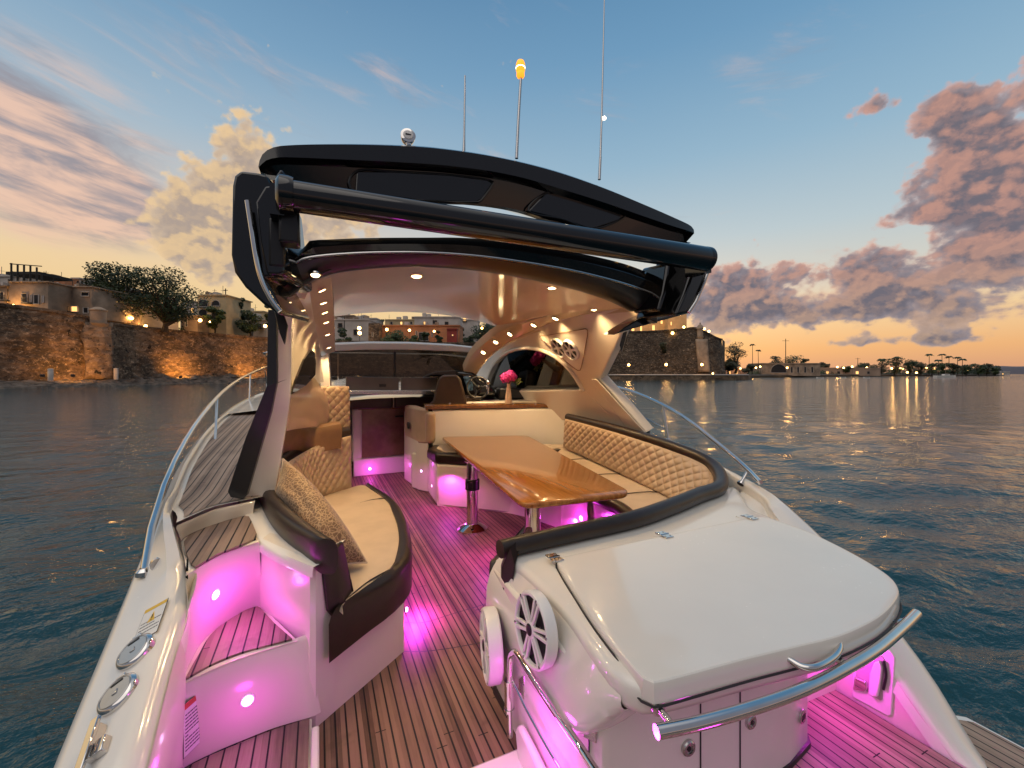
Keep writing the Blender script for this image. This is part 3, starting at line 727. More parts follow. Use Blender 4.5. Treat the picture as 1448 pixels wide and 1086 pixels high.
for bx_, hr in ((tb0, 1), (at(753,715,d=2.95), 0)):
    b = V((bx_.x, bx_.y, 0))
    mb = MB(); mb.lathe(b, (0,0,1), [(.055,.02),(.055,TZ-.06),(.075,TZ-.045),(.075,TZ-.04)], 28); leg = mb.build('table_leg', M['steel'], table, smooth=40)
    mb = MB(); mb.lathe(b, (0,0,1), [(.145,.0),(.145,.012),(.12,.03),(.08,.05),(.06,.06),(.056,.06)], 36); o = mb.build('floor_flange', M['steel'], leg, smooth=50); o.location = (0,0,0)
    if hr:
        mb = MB(); mb.lathe(b, (0,0,1), [(.058,.38),(.068,.385),(.068,.48),(.058,.485)], 28); mb.box(b+V((-.05,-.05,.43)), (.03,.03,.05)); o = mb.build('clamp_collar', M['mblack'], leg, smooth=40); o.location = (0,0,0)
# ---------------------------------------------------------------- forward dinette return: backrest panel, cushion, base
din = grp('dinette')
dD = 5.6
f0 = [at(604,650,d=5.05), at(700,655,d=5.15), at(800,640,d=5.6)]
def wallrow(pxs, ds, z): return [V((at(x, 600, d=d).x, at(x, 600, d=d).y, z)) for x, d in zip(pxs, ds)]
pw = cr(wallrow((612,700,770,822), (5.35,5.55,5.55,5.3), 0), 24)
mb = MB(); mb.grid([dn(pw,.45), dn(pw,1.0), [p+V((.0,.02,1.03)) for p in pw], [p+V((.02,.10,1.04)) for p in pw]]); part(mb, 'backrest_panel', M['gel'], din, smooth=40)
mb = MB()
q = pw[0]; mb.box(V((q.x-.03,q.y+.02,.82)), (.12,.16,.40)); part(mb, 'end_bolster', M['quilt'], din, bevel=.05, seg=4)
pt = cr(wallrow((602,660,721,780,842), (5.35,5.5,5.6,5.6,5.15), 0), 24)
mb = MB(); mb.skin([[p+V((0,0,1.035)), p+V((-.01,-.03,1.05)), p+V((-.01,-.03,1.085)), p+V((0.0,0,1.10)), p+V((.03,.30,1.10)), p+V((.03,.30,1.035))] for p in pt]); trim = part(mb, 'wood_shelf', M['trimwood'], din, smooth=30)
mb = MB(); p = pt[-1]; mb.box(p+V((.05,.05,.98)), (.18,.2,.22)); part(mb, 'shelf_end', M['trimwood'], din, bevel=.03)
cp = [at(604,640,d=5.1), at(616,656,d=4.82), at(668,661,d=4.7), at(760,680,d=4.75), at(830,640,d=5.4), at(612,628,d=5.4)]
mb = MB(); mb.prism([V((p.x,p.y,.47)) for p in cp], (0,0,.125)); part(mb, 'seat_cushion', M['leather'], din, bevel=.03, seg=3)
mb = MB(); mb.prism(inset([V((p.x,p.y,.592)) for p in cp], .11), (0,0,.012)); part(mb, 'cushion_top', M['tan'], din, bevel=.006)
bp = [at(606,697,z=0), at(618,715,z=0), at(741,728,z=0), V((2.4,4.6,0)), V((1.8,5.6,0)), V((1.1,5.6,0))]
mb = MB(); mb.prism(bp, (0,0,.468)); dbase = part(mb, 'dinette_base', M['gel2'], din, bevel=.02)
# galley / helm pedestal to port of the dinette
s = [at(591,694,z=0), at(606,697,z=0), V((1.25,5.9,0)), V((1.1,6.1,0))]
mb = MB(); mb.prism([V((p.x,p.y,.0)) for p in s], (0,0,.98)); lock = part(mb, 'locker', M['gel2'], din, bevel=.02)
p1, p2 = s[0], s[1]
mb = MB(); mb.prism([V((p.x,p.y-.012,.60)) for p in s], (0,0,.46)); part(mb, 'locker_padding', M['quilt'], din, bevel=.035, seg=3)
mb = MB(); mb.box((p1*.5+s[3]*.5)+V((-.03,0,.80)), (.02,.10,.09)); part(mb, 'locker_vent', M['mblack'], din, bevel=.01)
led(611, 687, [dbase, lock], r=.014)
# pink-lit riser and companionway bulkhead
bk = grp('companionway')
UB = 6.55
r0, r1 = at(505,672,u=UB), at(594,664,u=UB)
mb = MB(); mb.box((( r0.x+r1.x)/2, UB+.1, .12), (r1.x-r0.x+.1, .2, .25)); rsr = part(mb, 'step_riser', M['gel'], bk, bevel=.015)
l0, l1 = at(498,600,u=UB+.03), at(512,600,u=UB+.03)
zt = at(540,577,u=UB).z
mb = MB(); mb.box(((l0.x+l1.x)/2, UB+.12, zt/2+.1), (l1.x-l0.x, .18, zt-.2)); part(mb, 'door_jamb', M['gel'], bk, bevel=.03, seg=3)
e0, e1 = at(511,600,u=UB+.06), at(582,600,u=UB+.06)
mb = MB(); mb.box(((e0.x+e1.x)/2, UB+.1, (zt+.25)/2+.0), (e1.x-e0.x, .04, zt-.25)); door = part(mb, 'cabin_door', simple('mocha_lacquer', (.22,.12,.085), .18, coat=.5, var=.25, vscale=4), bk, bevel=.004)
mb = MB(); mb.box(((e0.x+e1.x)/2+.18, UB+.07, zt-.14), (.12,.02,.03)); part(mb, 'door_latch', M['mblack'], bk, bevel=.008)
mb = MB(); mb.box(((e0.x+e1.x)/2, UB+.05, zt+.0), (e1.x-e0.x+.1, .12, .035)); part(mb, 'door_head', M['trimwood'], bk, bevel=.006)
led(523, 663, rsr, r=.018, lamp=.9, push=.12); led(596, 666, [lock, rsr], r=.014)
# dark leather dash pads in two pieces
for xa, xb in ((490, 556), (557, 645)):
    a = at(xa, 568, u=6.35); b = at(xb, 568, u=6.35); z0 = at(560,577,u=6.35).z; z1 = at(560,557,u=6.35).z
    mb = MB(); mb.box(((a.x+b.x)/2, 6.55, (z0+z1)/2), (b.x-a.x-.01, .45, z1-z0)); part(mb, 'dash_pad', M['chair'], bk, bevel=.03, seg=3)
mb = MB(); a = at(556.5,568,u=6.34); mb.box((a.x, 6.34, (z0+z1)/2), (.012,.03,z1-z0-.02)); part(mb, 'pad_clip', M['tan'], bk)
# companion lounge to port: quilted back and wrap-round arm
cl = grp('companion_seat')
ql = [at(432,612,d=3.95), at(494,618,d=4.25)]; qh = [at(432,546,d=3.95), at(493,546,d=4.25)]
mb = MB(); mb.grid(quilt(ql, qh, lambda s, p: V((.25,-.95,.1)), 130, 120, .085, .016, .05)); part(mb, 'backrest', M['quilt'], cl, smooth=80)
mb = MB(); mb.prism([ql[0], ql[1], qh[1], qh[0]], V((-.03,.12,0))); part(mb, 'back_shell', M['quilt'], cl, bevel=.03, seg=3)
arm = [at(393,622,d=3.2), at(397,590,d=3.25), at(414,586,d=3.5), at(430,596,d=3.8), at(440,606,d=3.75), at(478,603,d=3.7), at(482,612,d=3.65), at(445,622,d=3.4), at(420,634,d=3.2)]
mb = MB(); lo_ = [at(393,640,d=3.2), at(395,612,d=3.25), at(416,606,d=3.45), at(436,612,d=3.6), at(478,606,d=3.75)]
lo_ = cr(lo_, 24)
mb.skin([[p+V((0,0,-.16)), p+V((.02,-.09,-.16)), p+V((.03,-.11,.0)), p+V((.02,-.09,.05)), p+V((0,0,.065)), p+V((-.03,.06,.04)), p+V((-.03,.06,-.16))] for p in lo_]); part(mb, 'armrest', M['brownleather'], cl, smooth=50)
up_ = cr([at(398,605,d=3.35), at(412,588,d=3.6), at(418,560,d=3.8), at(432,552,d=4.0)], 24)
mb = MB(); mb.skin([[p+V((-.02,.0,-.22)), p+V((.05,-.07,-.22)), p+V((.05,-.07,.0)), p+V((-.02,0,.03)), p+V((-.08,.05,0)), p+V((-.08,.05,-.22))] for p in up_]); part(mb, 'wing_panel', M['brownleather'], cl, smooth=50)
# helm: chair, binnacle, wheel, screens
hm = grp('helm')
q = [(606,572),(612,566),(620,535),(626,530),(645,530),(651,535),(659,565),(660,572),(660,590),(606,590)]
mb = MB(); mb.prism([at(x, y, d=5.55) for x, y in q], V((.05,.14,.0))); ch = part(mb, 'helm_chair', M['chair'], hm, bevel=.025, seg=3, smooth=40)
q = [(590,556),(592,540),(600,530),(615,524.5),(640,523),(668,526),(690,540),(700,552),(702,560),(660,560)]
mb = MB(); mb.prism([at(x, y, d=6.0) for x, y in q], V((.25,.55,-.08))); part(mb, 'binnacle', M['black'], hm, bevel=.05, seg=4, smooth=50)
scr = simple('instrument_screen', (.05,.10,.16), .08, coat=.6, var=.9, vscale=22)
q = [(655,533),(664,531),(669,543),(669,552),(662,553)]
mb = MB(); mb.prism([at(x, y, d=5.97) for x, y in q], V((0,.02,0))); part(mb, 'chart_screen', scr, hm, bevel=.004)
q = [(592,545),(597,534),(601,532),(599,550),(594,553)]
mb = MB(); mb.prism([at(x, y, d=5.97) for x, y in q], V((0,.02,0))); part(mb, 'gauge_panel', scr, hm, bevel=.004)
wc = at(676,548,d=5.75)
mb = MB(); wn_ = V((-.3,-.85,.35)).normalized(); wx = wn_.orthogonal().normalized(); wy = wn_.cross(wx)
mb.tube([wc+wx*(.15*math.cos(a))+wy*(.15*math.sin(a)) for a in us(0, 2*math.pi, 40)], .014, 10, cap=False)
for k in range(3):
    a = 2.1*k+.4; mb.tube([wc, wc+wx*(.15*math.cos(a))+wy*(.15*math.sin(a))], .01, 8)
mb.blob(wc, .035); part(mb, 'steering_wheel', M['mblack'], hm, smooth=60)
mb = MB(); p = at(690,541,d=5.7); mb.tube([p+V((0,0,-.15)), p], .014, 8); mb.blob(p, .035); mb.blob(p+V((.0,.02,-.06)), .03); part(mb, 'throttle', M['steel'], hm)
p = at(687,560,d=5.6)
# console behind the dinette shelf: chair arm, rails and cream ledge
mb = MB(); a = at(619,570,d=5.6); b = at(765,570,d=5.75)
mb.prism([at(619,576,d=5.55), at(760,572,d=5.8), at(760,567,d=5.8), at(622,569,d=5.55)], V((.08,.3,0))); part(mb, 'console_ledge', M['gel2'], hm, bevel=.02)
mb = MB(); mb.prism([at(621,570,d=5.7), at(682,567,d=5.7), at(680,560,d=5.7), at(632,561,d=5.7)], V((.05,.4,0))); part(mb, 'chair_arm', M['chair'], hm, bevel=.025)
mb = MB(); mb.prism([at(705,566,d=6.1), at(752,564,d=6.1), at(745,556,d=6.1), at(735,549,d=6.1), at(706,548,d=6.1)], V((.05,.25,0))); part(mb, 'dash_cover', M['mblack'], hm, bevel=.03)
mb = MB()
for x in (636, 668, 700, 725, 757): mb.lathe(at(x,571,d=5.5), V((0,-1,0)), [(.014,0),(.014,.012),(.005,.014)], 12)
part(mb, 'ledge_knob', M['steel'], hm)
# ---------------------------------------------------------------- hardtop: sliding roof panel, arch, headliner
ht = grp('hardtop')
US = 2.2
def pu(P, u, n=None):
    c = [at(x, y, u=u) for x, y in P]; return cr(c, n) if n else c
topE = [(366,238),(368,226),(374,216),(386,209),(402,206),(440,204),(500,203.5),(560,205),(620,209),(700,221),(780,240),(850,264),(910,289),(950,307),(972,318),(978,325)]
botE = [(368,243),(378,247),(388,248),(400,253),(430,262),(480,271),(530,277),(575,281),(600,283),(650,286),(700,291),(740,299),(775,311),(800,319),(850,331),(900,342),(940,348),(965,348),(977,343)]
N = 90
te = pu(topE, US, N); be = pu(botE, US, N)
mb = MB()
i1 = [a.lerp(b, .05)+V((0,-.02,0)) for a, b in zip(te, be)]
i2 = [a.lerp(b, .36)+V((0,-.025,0)) for a, b in zip(te, be)]
i3 = [a.lerp(b, .41)+V((0,.03,0)) for a, b in zip(te, be)]
i4 = [a.lerp(b, .96)+V((0,.06,0)) for a, b in zip(te, be)]
bk_ = [p+V((0,.5,.215)) for p in be]; tk = [p+V((0,.55,.05)) for p in te]
mb.grid([tk, [p+V((0,.02,.004)) for p in te], te, i1, i2, i3, i4, be, bk_, tk])
mb.poly([tk[0], te[0], i2[0], i4[0], be[0], bk_[0]]); mb.poly([tk[-1], te[-1], i2[-1], i4[-1], be[-1], bk_[-1]])
roof = part(mb, 'sliding_roof', M['black'], ht, smooth=38)
# recessed hatch panels on its underside face: raised bead outlines
for P in ([(503,268),(505,238),(560,239),(640,244),(692,251),(700,256),(684,279),(676,283),(600,281)], [(750,296),(775,270),(800,270),(860,283),(890,295),(880,309),(840,322),(800,308)]):
    c = [at(x, y, u=US-.004) for x, y in P]
    mb = MB(); mb.prism([p+V((0,.030,0)) for p in c], V((0,.05,0)))
    part(mb, 'roof_hatch', M['black'], ht, smooth=0, bevel=.006)
    mb = MB(); mb.tube([p+V((0,.030,0)) for p in cr(c, 60, closed=True)]+[c[0]+V((0,.030,0))], .006, 8, cap=False); part(mb, 'hatch_seal', M['mblack'], ht)
# awning roller tube across the arch
ra = at(404,276,u=1.88); rb = at(997,366,u=1.88)
mb = MB(); mb.tube([ra.lerp(rb, t) for t in us(0, 1, 12)], us(.060, .073, 12), 32); part(mb, 'awning_roller', M['black'], ht, smooth=50)
for p, s_ in ((ra, -1), (rb, 1)):
    mb = MB(); mb.lathe(p, (s_,0,0), [(.06,-.03),(.07,-.028),(.074,-.01),(.074,.02),(.06,.032),(.02,.035)], 28)
    mb.box(p+V((s_*.03,.08,-.02)), (.05,.16,.12)); part(mb, 'roller_end_cap', M['black'], ht, smooth=40)
mb = MB(); p = at(410,325,u=1.95); mb.box(p, (.075,.1,.13)); mb.box(p+V((0,0,.1)), (.03,.05,.12)); mb.box(p+V((-.05,.05,-.05)), (.06,.05,.2)); part(mb, 'roller_motor', M['mblack'], ht, bevel=.01)
# main arch band
ub = [(409,372),(420,358),(430,352),(436,341),(470,338.5),(520,336.5),(600,336),(660,336.5),(720,342.5),(800,354.5),(860,367),(900,379),(940,397),(962,418)]
mbt = [(409,380),(425,369),(450,364),(490,360.5),(540,358.5),(600,358.5),(660,362),(720,369),(800,382),(860,396),(900,408),(930,420),(944,432)]
lb = [(398,424),(412,414),(428,402),(447,390),(480,380),(530,374),(580,371.5),(630,373),(690,379),(760,391),(820,405),(870,421),(905,438)]
c1 = pu(ub, 2.26, 70); c2 = pu(mbt, 2.24, 70); c3 = pu(mbt, 2.24, 70); c4 = pu(lb, 2.32, 70)
mb = MB(); mb.grid([[p+V((0,.5,.05)) for p in c1], [p+V((0,.04,.012)) for p in c1], c1, [a.lerp(b, .5)+V((0,-.03,0)) for a, b in zip(c1, c2)], [p+V((0,0,.012)) for p in c2], [p+V((0,.05,.012)) for p in c2]])
part(mb, 'arch_band', M['black'], ht, smooth=45)
mb = MB(); mb.tube([p+V((0,-.004,.004)) for p in c3], .0075, 8); part(mb, 'arch_trim', M['satin'], ht)
mb = MB(); mb.grid([[p+V((0,.03,0)) for p in c3], [p+V((0,-.005,-.006)) for p in c3], [a.lerp(b, .5)+V((0,-.02,0)) for a, b in zip(c3, c4)], [p+V((0,-.01,.0)) for p in c4], [p+V((0,.03,-.008)) for p in c4], [p+V((0,.10,.0)) for p in c4]])
part(mb, 'arch_lip', M['mblack'], ht, smooth=45)
# headliner: crowned glossy panel from the arch to the roof opening
re_ = [(410,420),(436,397),(470,382),(530,374.5),(580,372),(630,373.5),(690,379.5),(760,391.5),(820,405),(870,421),(895,434)]
fe = [(470,448),(500,444),(530,442),(560,441),(600,442.5),(640,447),(680,455),(707,464)]
rr_ = pu(re_, 2.36, 50); ff = pu(fe, 4.9, 50)
rows = []
for t in us(0, 1, 20): rows.append([a.lerp(b, t)+V((0,0,.05*math.sin(math.pi*t))) for a, b in zip(rr_, ff)])
mb = MB(); mb.grid(rows); hl_ = part(mb, 'headliner', M['ceil'], ht, smooth=80)
mb = MB(); mb.grid([[p+V((0,0,.10)) for p in rr_], [p+V((0,0,.10)) for p in ff]])
mb.grid([ff, [p+V((0,.03,.02)) for p in ff], [p+V((0,.0,.10)) for p in ff]]); part(mb, 'roof_skin', M['black'], ht, smooth=40)
# headliner's paler aft margin
# tilted side planes (tumblehome)
PS = (V((2.16,3,2.1)), V((1.0, .02, .60)).normalized()); PP = (V((-.03,3,2.1)), V((-1.0, .0, .33)).normalized())
def ps(P): return [at(x, y, plane=PS) for x, y in P]
def uport(x):
    T_ = [(322,2.80),(345,2.82),(372,2.75),(393,2.62),(400,2.6),(420,2.9),(440,3.6),(455,4.6),(466,5.4),(480,5.6)]
    for (a, ua), (b_, ub_) in zip(T_, T_[1:]):
        if x <= b_: return ua+(ub_-ua)*max(0, (x-a)/(b_-a))
    return 5.6
def pp(P): return [at(x, y, u=uport(x)) for x, y in P]
# starboard light rail: from the arch, along the roof opening, down to the windscreen
rl_o = pu([(908,416)], 2.5)+[at(838,429,v=2.1), at(760,451,v=2.08), at(715,466,v=2.03), at(690,482,v=1.97), at(668,503,v=1.92), at(655,528,v=1.88)]
rl_i = pu([(903,434)], 2.5)+[at(845,441,v=2.2), at(770,461,v=2.2), at(728,478,v=2.15), at(700,494,v=2.1), at(682,512,v=2.05), at(664,540,v=2.0)]
ro_ = cr(rl_o, 40); ri_ = cr(rl_i, 40)
mb = MB(); mb.grid([[p+V((-.02,0,.10)) for p in ro_], [p+V((-.006,0,.02)) for p in ro_], ro_, ri_, [p+V((.02,0,.0)) for p in ri_], [p+V((.02,0,-.03)) for p in ri_]]); part(mb, 'light_rail', M['railgel'], ht, smooth=40)
# starboard side wall with the arched window
outer = [(668,536),(676,522),(690,503),(715,482),(750,464),(800,449),(850,440),(898,432),(918,440),(884,460),(866,498),(848,536),(880,572),(914,612),(884,612),(845,570),(826,553)]
hole = [(690,552),(693,535),(702,515),(716,501),(735,493.5),(756,493),(778,500),(798,514),(813,531),(824,551)]
op = ps(outer); hp_ = ps(hole)
def wall_with_hole(outer, hole, vec, name, mat):
    # a ring: outer boundary walked and matched with the hole edge, then the solid aft part
    mb = MB(); mb.prism(outer+list(reversed(hole)), vec); return part(mb, name, mat, ht, smooth=35, bevel=.01)
wall_with_hole(ps([(664,546),(668,536),(676,522),(690,503),(715,482),(750,464),(800,449),(850,440),(898,432),(918,440),(884,460),(866,498),(848,536),(880,572),(914,612),(884,612),(845,570),(826,553)]), ps([(686,552),(690,535),(699,516),(714,501),(735,493.5),(756,493),(778,500),(798,514),(813,531),(824,551)]), V((.10,.0,.04)), 'side_wall', M['gel2'])
# moulded reveal round the window
rv = cr(ps([(686,552),(690,535),(699,516),(714,501),(735,493.5),(756,493),(778,500),(798,514),(813,531),(826,553)]), 40)
mb = MB(); mb.tube([p+V((-.01,0,0)) for p in rv], .022, 10); part(mb, 'window_reveal', M['gel2'], ht, smooth=80)
gl = ps([(684,556),(690,533),(700,514),(716,499),(735,492),(758,492),(780,499),(800,513),(815,530),(828,556)])
mb = MB(); mb.prism([p+V((.07,0,.03)) for p in gl], V((.012,0,0))); part(mb, 'side_window', M['glass'], ht, smooth=0)
# sill panel below the window and the side of the cockpit
mb = MB(); sl = ps([(676,556),(700,552),(760,553),(826,551),(850,575),(888,613),(840,600),(780,592),(700,585)])
mb.prism(sl, V((.08,0,.02))); part(mb, 'window_sill', M['gel2'], ht, smooth=30, bevel=.012)
# speaker plate with two small grilles
PS2 = (PS[0]+PS[1]*-.012, PS[1])
tri = [at(x, y, plane=PS2) for x, y in ((763,477),(775,474),(822,466),(829,465),(831,471),(826,500),(821,522),(817,524),(800,511),(783,493))]
mb = MB(); mb.prism(tri, V((.02,0,.008))); part(mb, 'speaker_plate', M['gel2'], ht, smooth=0, bevel=.006)
mb = MB(); mb.tube(cr(tri, 50, closed=True), .004, 6, cap=False); part(mb, 'plate_seam', M['brownleather'], ht)
for x, y, r in ((791,491,.115), (808,494,.115)):
    n = -PS[1]; c = at(x, y, plane=PS2)+n*.02
    X = V((0,1,0)); U = n.cross(X).normalized(); X = U.cross(n)
    mb = MB(); mb.lathe(c, n, [(r*1.0,-.03),(r,.0),(r*.92,.012),(r*.84,.004),(r*.82,-.01)], 32, cap=False)
    for k in range(6):
        a = 2*math.pi*k/6; d = X*math.cos(a)+U*math.sin(a); e_ = -X*math.sin(a)+U*math.cos(a)
        mb.prism([c+d*r*.15-e_*r*.09, c+d*r*.88-e_*r*.11, c+d*r*.88+e_*r*.11, c+d*r*.15+e_*r*.09], n*.006)
    mb.lathe(c, n, [(r*.26,-.004),(r*.26,.008),(.001,.01)], 18)
    part(mb, 'speaker_grille', M['white'], ht, smooth=35)
    mb = MB(); mb.lathe(c-n*.012, n, [(r*.84,0),(.001,.001)], 24); part(mb, 'speaker_cone', M['mblack'], ht)
# raised white buttress at the pillar's foot and the dark outer strake
mb = MB(); P = ps([(838,536),(846,536),(916,613),(893,613)]); mb.prism([p+V((-.02,-.01,0)) for p in P], V((-.03,-.03,0))); part(mb, 'pillar_foot', M['gel2'], ht, bevel=.012)
mb = MB(); c = [at(x, y, plane=(PS[0]+PS[1]*.10, PS[1])) for x, y in ((905,450),(889,463),(870,500),(853,537),(885,573),(918,613))]
mb.tube(c[:4], .03, 8, flat=.6); mb.tube(c[3:], .032, 8, flat=.6); part(mb, 'window_strake', M['slate'], ht)
# starboard end of the arch: wing, underside rail, roller bracket
def wing(P, u, ext, name='arch_wing', mat='black', bev=.02):
    c = pu(P, u); mb = MB(); mb.prism(c, ext); return part(mb, name, M[mat], ht, smooth=40, bevel=bev, seg=3)
wing([(990,349),(1003,347),(1009,356),(1004,384),(992,412),(980,436),(972,444),(955,446),(968,415),(978,385)], 2.0, V((.03,.42,.02)))
wing([(944,372),(986,366),(978,392),(965,422),(950,441),(930,440),(938,414)], 2.12, V((.0,.25,.02)), 'wing_web')
wing([(883,463),(905,450),(930,440),(975,431),(974,443),(930,455),(884,468),(868,474)], 2.35, V((.05,.2,.02)), 'arch_underside', bev=.008)
mb = MB(); mb.tube(pu([(927,450),(950,444),(966,438),(973,433)], 2.30), .009, 8); part(mb, 'wing_trim', M['satin'], ht)
mb = MB(); mb.tube(pu([(1006,372),(996,400),(984,427),(974,442)], 1.99), .010, 8); part(mb, 'wing_edge', M['satin'], ht)
q = [(909,428),(920,424),(926,432),(922,440),(930,448),(930,457),(920,452),(917,441),(911,437)]
wing(q, 2.28, V((.0,.05,0)), 'canopy_strap', 'mblack', .006)
q = [(881,470),(887,468),(884,482),(879,497),(876,488)]
wing(q, 2.6, V((.02,.02,0)), 'strap_end', 'mblack', .004)
# port side: endplate with chrome rail
wing([(328,262),(331,248),(340,241),(366,244),(378,248),(384,262),(392,330),(404,386),(399,392),(374,392),(398,436),(396,446),(372,430),(346,406),(331,385),(326,360)], 2.02, V((.10,.45,.02)), bev=.045)
wing([(374,262),(383,262),(391,330),(402,384),(396,389),(376,388),(366,340),(360,285)], 1.98, V((.03,.06,0)), 'wing_panel', bev=.012)
mb = MB(); mb.tube(cr(pu([(350,284),(354,310),(363,368),(371,398),(384,424),(396,440)], 1.95), 24), .013, 12, flat=.8); part(mb, 'wing_rail', M['steel'], ht, smooth=60)
q = [(388,250),(396,238),(401,245),(402,270),(400,290),(394,300),(390,290)]
wing(q, 1.95, V((.05,.08,0)), 'roller_bracket', 'black', .008)
q = [(386,398),(404,394),(420,400),(448,392),(470,381),(446,392),(425,412),(402,426),(398,440),(404,452),(403,486),(398,478),(394,455),(386,430)]
wing([(384,400),(402,396),(430,392),(462,378),(470,381),(446,392),(425,408),(404,424),(398,430)], 2.30, V((.0,.08,.02)), 'arch_corner', 'mblack', .006)
wing([(392,428),(404,426),(402,446),(407,460),(402,487),(395,470),(388,440)], 2.34, V((.0,.05,0)), 'canopy_strap', 'mblack', .004)
wing([(404,394),(412,378),(428,368),(470,362),(482,366),(462,376),(440,388),(420,400)], 2.29, V((0,.03,.0)), 'corner_liner', 'gel2', .004)
# port light rail and side wall
pr_o = [at(437,404,u=2.5), at(441,425,u=3.0), at(446,450,u=3.7), at(452,475,u=4.5), at(457,503,u=5.6)]
pr_i = [at(468,383,u=2.5), at(470,415,u=3.0), at(472,440,u=3.7), at(473,468,u=4.5), at(474,497,u=5.6)]
# strip is broad close by
ro_ = cr(pr_o, 24); ri_ = cr(pr_i, 24)
mb = MB(); mb.grid([[p+V((0,0,.10)) for p in ri_], ri_, ro_, [p+V((-.02,0,-.01)) for p in ro_]]); part(mb, 'light_rail', M['railgel'], ht, smooth=40)
def pl_(P): return [at(x, y, u=u) for x, y, u in P]
Lo = cr(pl_([(397,424,2.58),(393,483,2.6),(392,542,2.62),(372,612,2.72),(345,703,2.82)]), 24)
Li = cr(pl_([(416,408,2.64),(412,470,2.66),(411,548,2.66),(404,606,2.74),(388,700,2.80)]), 24)
mb = MB(); mb.grid([Lo, [p+V((.012,.006,0)) for p in Lo], [p+V((-.012,-.006,0)) for p in Li], Li, [p+V((.0,.12,0)) for p in Li]]); part(mb, 'pillar', M['gel'], ht, smooth=45)
W1 = cr(pl_([(412,410,2.70),(406,465,2.74),(404,520,2.76),(403,558,2.78)]), 20)
W2 = cr(pl_([(437,404,2.5),(441,432,3.1),(446,462,3.9),(452,490,4.9),(458,540,5.3)]), 20)
mb = MB(); mb.grid([[a.lerp(b_, t)+V((-.05*math.sin(math.pi*t),0,0)) for a, b_ in zip(W1, W2)] for t in us(0, 1, 12)]); part(mb, 'side_wall', M['gel2'], ht, smooth=80)
mb = MB(); g_ = pl_([(405,557,2.77),(414,532,2.9),(424,508,3.15),(434,495,3.45),(439,499,3.6),(441,514,3.65),(440,530,3.6),(426,545,3.2)]); mb.prism([p+V((.03,-.05,0)) for p in g_], V((-.012,0,0))); part(mb, 'side_window', M['darkglass'], ht, smooth=0)
S1 = cr(pl_([(401,560,2.75),(424,549,3.15),(441,533,3.6),(452,545,4.0),(463,562,4.4)]), 20)
S2 = cr(pl_([(390,632,2.8),(400,612,2.95),(424,606,3.3),(444,604,3.8),(463,606,4.4)]), 20)
mb = MB(); mb.grid([[p+V((-.08,.03,0)) for p in S1], S1, [a.lerp(b_, .4)+V((.02,-.02,0)) for a, b_ in zip(S1, S2)], S2]); part(mb, 'window_sill', M['railgel'], ht, smooth=60)
# outer dark strake of the port pillar
us_ = lambda y: 2.56+max(0, (y-542))/160*.22
mb = MB()
for P in ([(379,438),(391,438),(391,541),(377,547)], [(377,546),(391,541),(383,582),(349,700),(343,706),(326,703),(322,695),(347,620)]):
    mb.prism([at(x, y, u=us_(y)-.03) for x, y in P], V((.006,.03,0)))
part(mb, 'window_strake', M['slate'], ht, bevel=.008)
# downlights
def downlight(p, n, r=.03):
    n = V(n).normalized()
    mb = MB(); mb.lathe(p, n, [(r*1.35,-.004),(r*1.4,.004),(r*1.2,.008),(r*1.0,.004)], 22); o = part(mb, 'downlight', M['steel'], ht, smooth=50)
    mb = MB(); mb.lathe(p, n, [(r,.003),(r*.95,.0065),(.001,.007)], 18); o2 = mb.build('lens', M['warm'], Y)
    o2.parent = ht; o2.name = 'downlight_lens'; o2.location = (0,0,0)
    return p
DL = []
for x, y in ((589,386.5), (781,403.5)): DL.append(downlight(at(x, y, u=2.62)+V((0,0,-.015)), (0,-.12,-1), .03))
for x, y in ((895,423.5),(838,435),(788,446),(751.5,458),(722,469),(700,481),(680,496)):
    # project to the rail
    t = min(range(40), key=lambda k: 0)
    best = None
    A_ = cr(rl_o, 40); B_ = cr(rl_i, 40)
    for k in range(40):
        m = (A_[k]+B_[k])/2; w = m-CAM; d = w.dot(FW); px = 724+FPX*w.dot(RT)/d; py = HZ-FPX*w.z/d
        e_ = (px-x)**2+(py-y)**2
        if best is None or e_ < best[0]: best = (e_, k, m)
    k = best[1]; m = best[2]
    tg = (A_[min(39,k+1)]-A_[max(0,k-1)]); nn = tg.cross(B_[k]-A_[k]).normalized()
    if nn.z > 0: nn = -nn
    DL.append(downlight(m+nn*.004, nn, .03))
for x, y in ((455,408),(457.5,427.5),(457,442),(459,456.5),(460.5,472),(463,490)):
    best = None
    for k in range(24):
        m = (ro_[k]+ri_[k])/2; w = m-CAM; d = w.dot(FW); px = 724+FPX*w.dot(RT)/d; py = HZ-FPX*w.z/d
        e_ = (py-y)**2
        if best is None or e_ < best[0]: best = (e_, k, m)
    k = best[1]; tg = ro_[min(23,k+1)]-ro_[max(0,k-1)]; nn = tg.cross(ri_[k]-ro_[k]).normalized()
    if nn.z > 0: nn = -nn
    DL.append(downlight(best[2]+nn*.004, nn, .022))
DL.append(downlight(at(446,388,u=2.275), (0,-.3,-1), .02))
for k, p in enumerate(DL): spot('cabin_downlight', p+V((0,0,-.03)), p+V((0,0,-1)), WARM, 17 if k not in (2,3,4,5) else 24, 130, .8, .025)
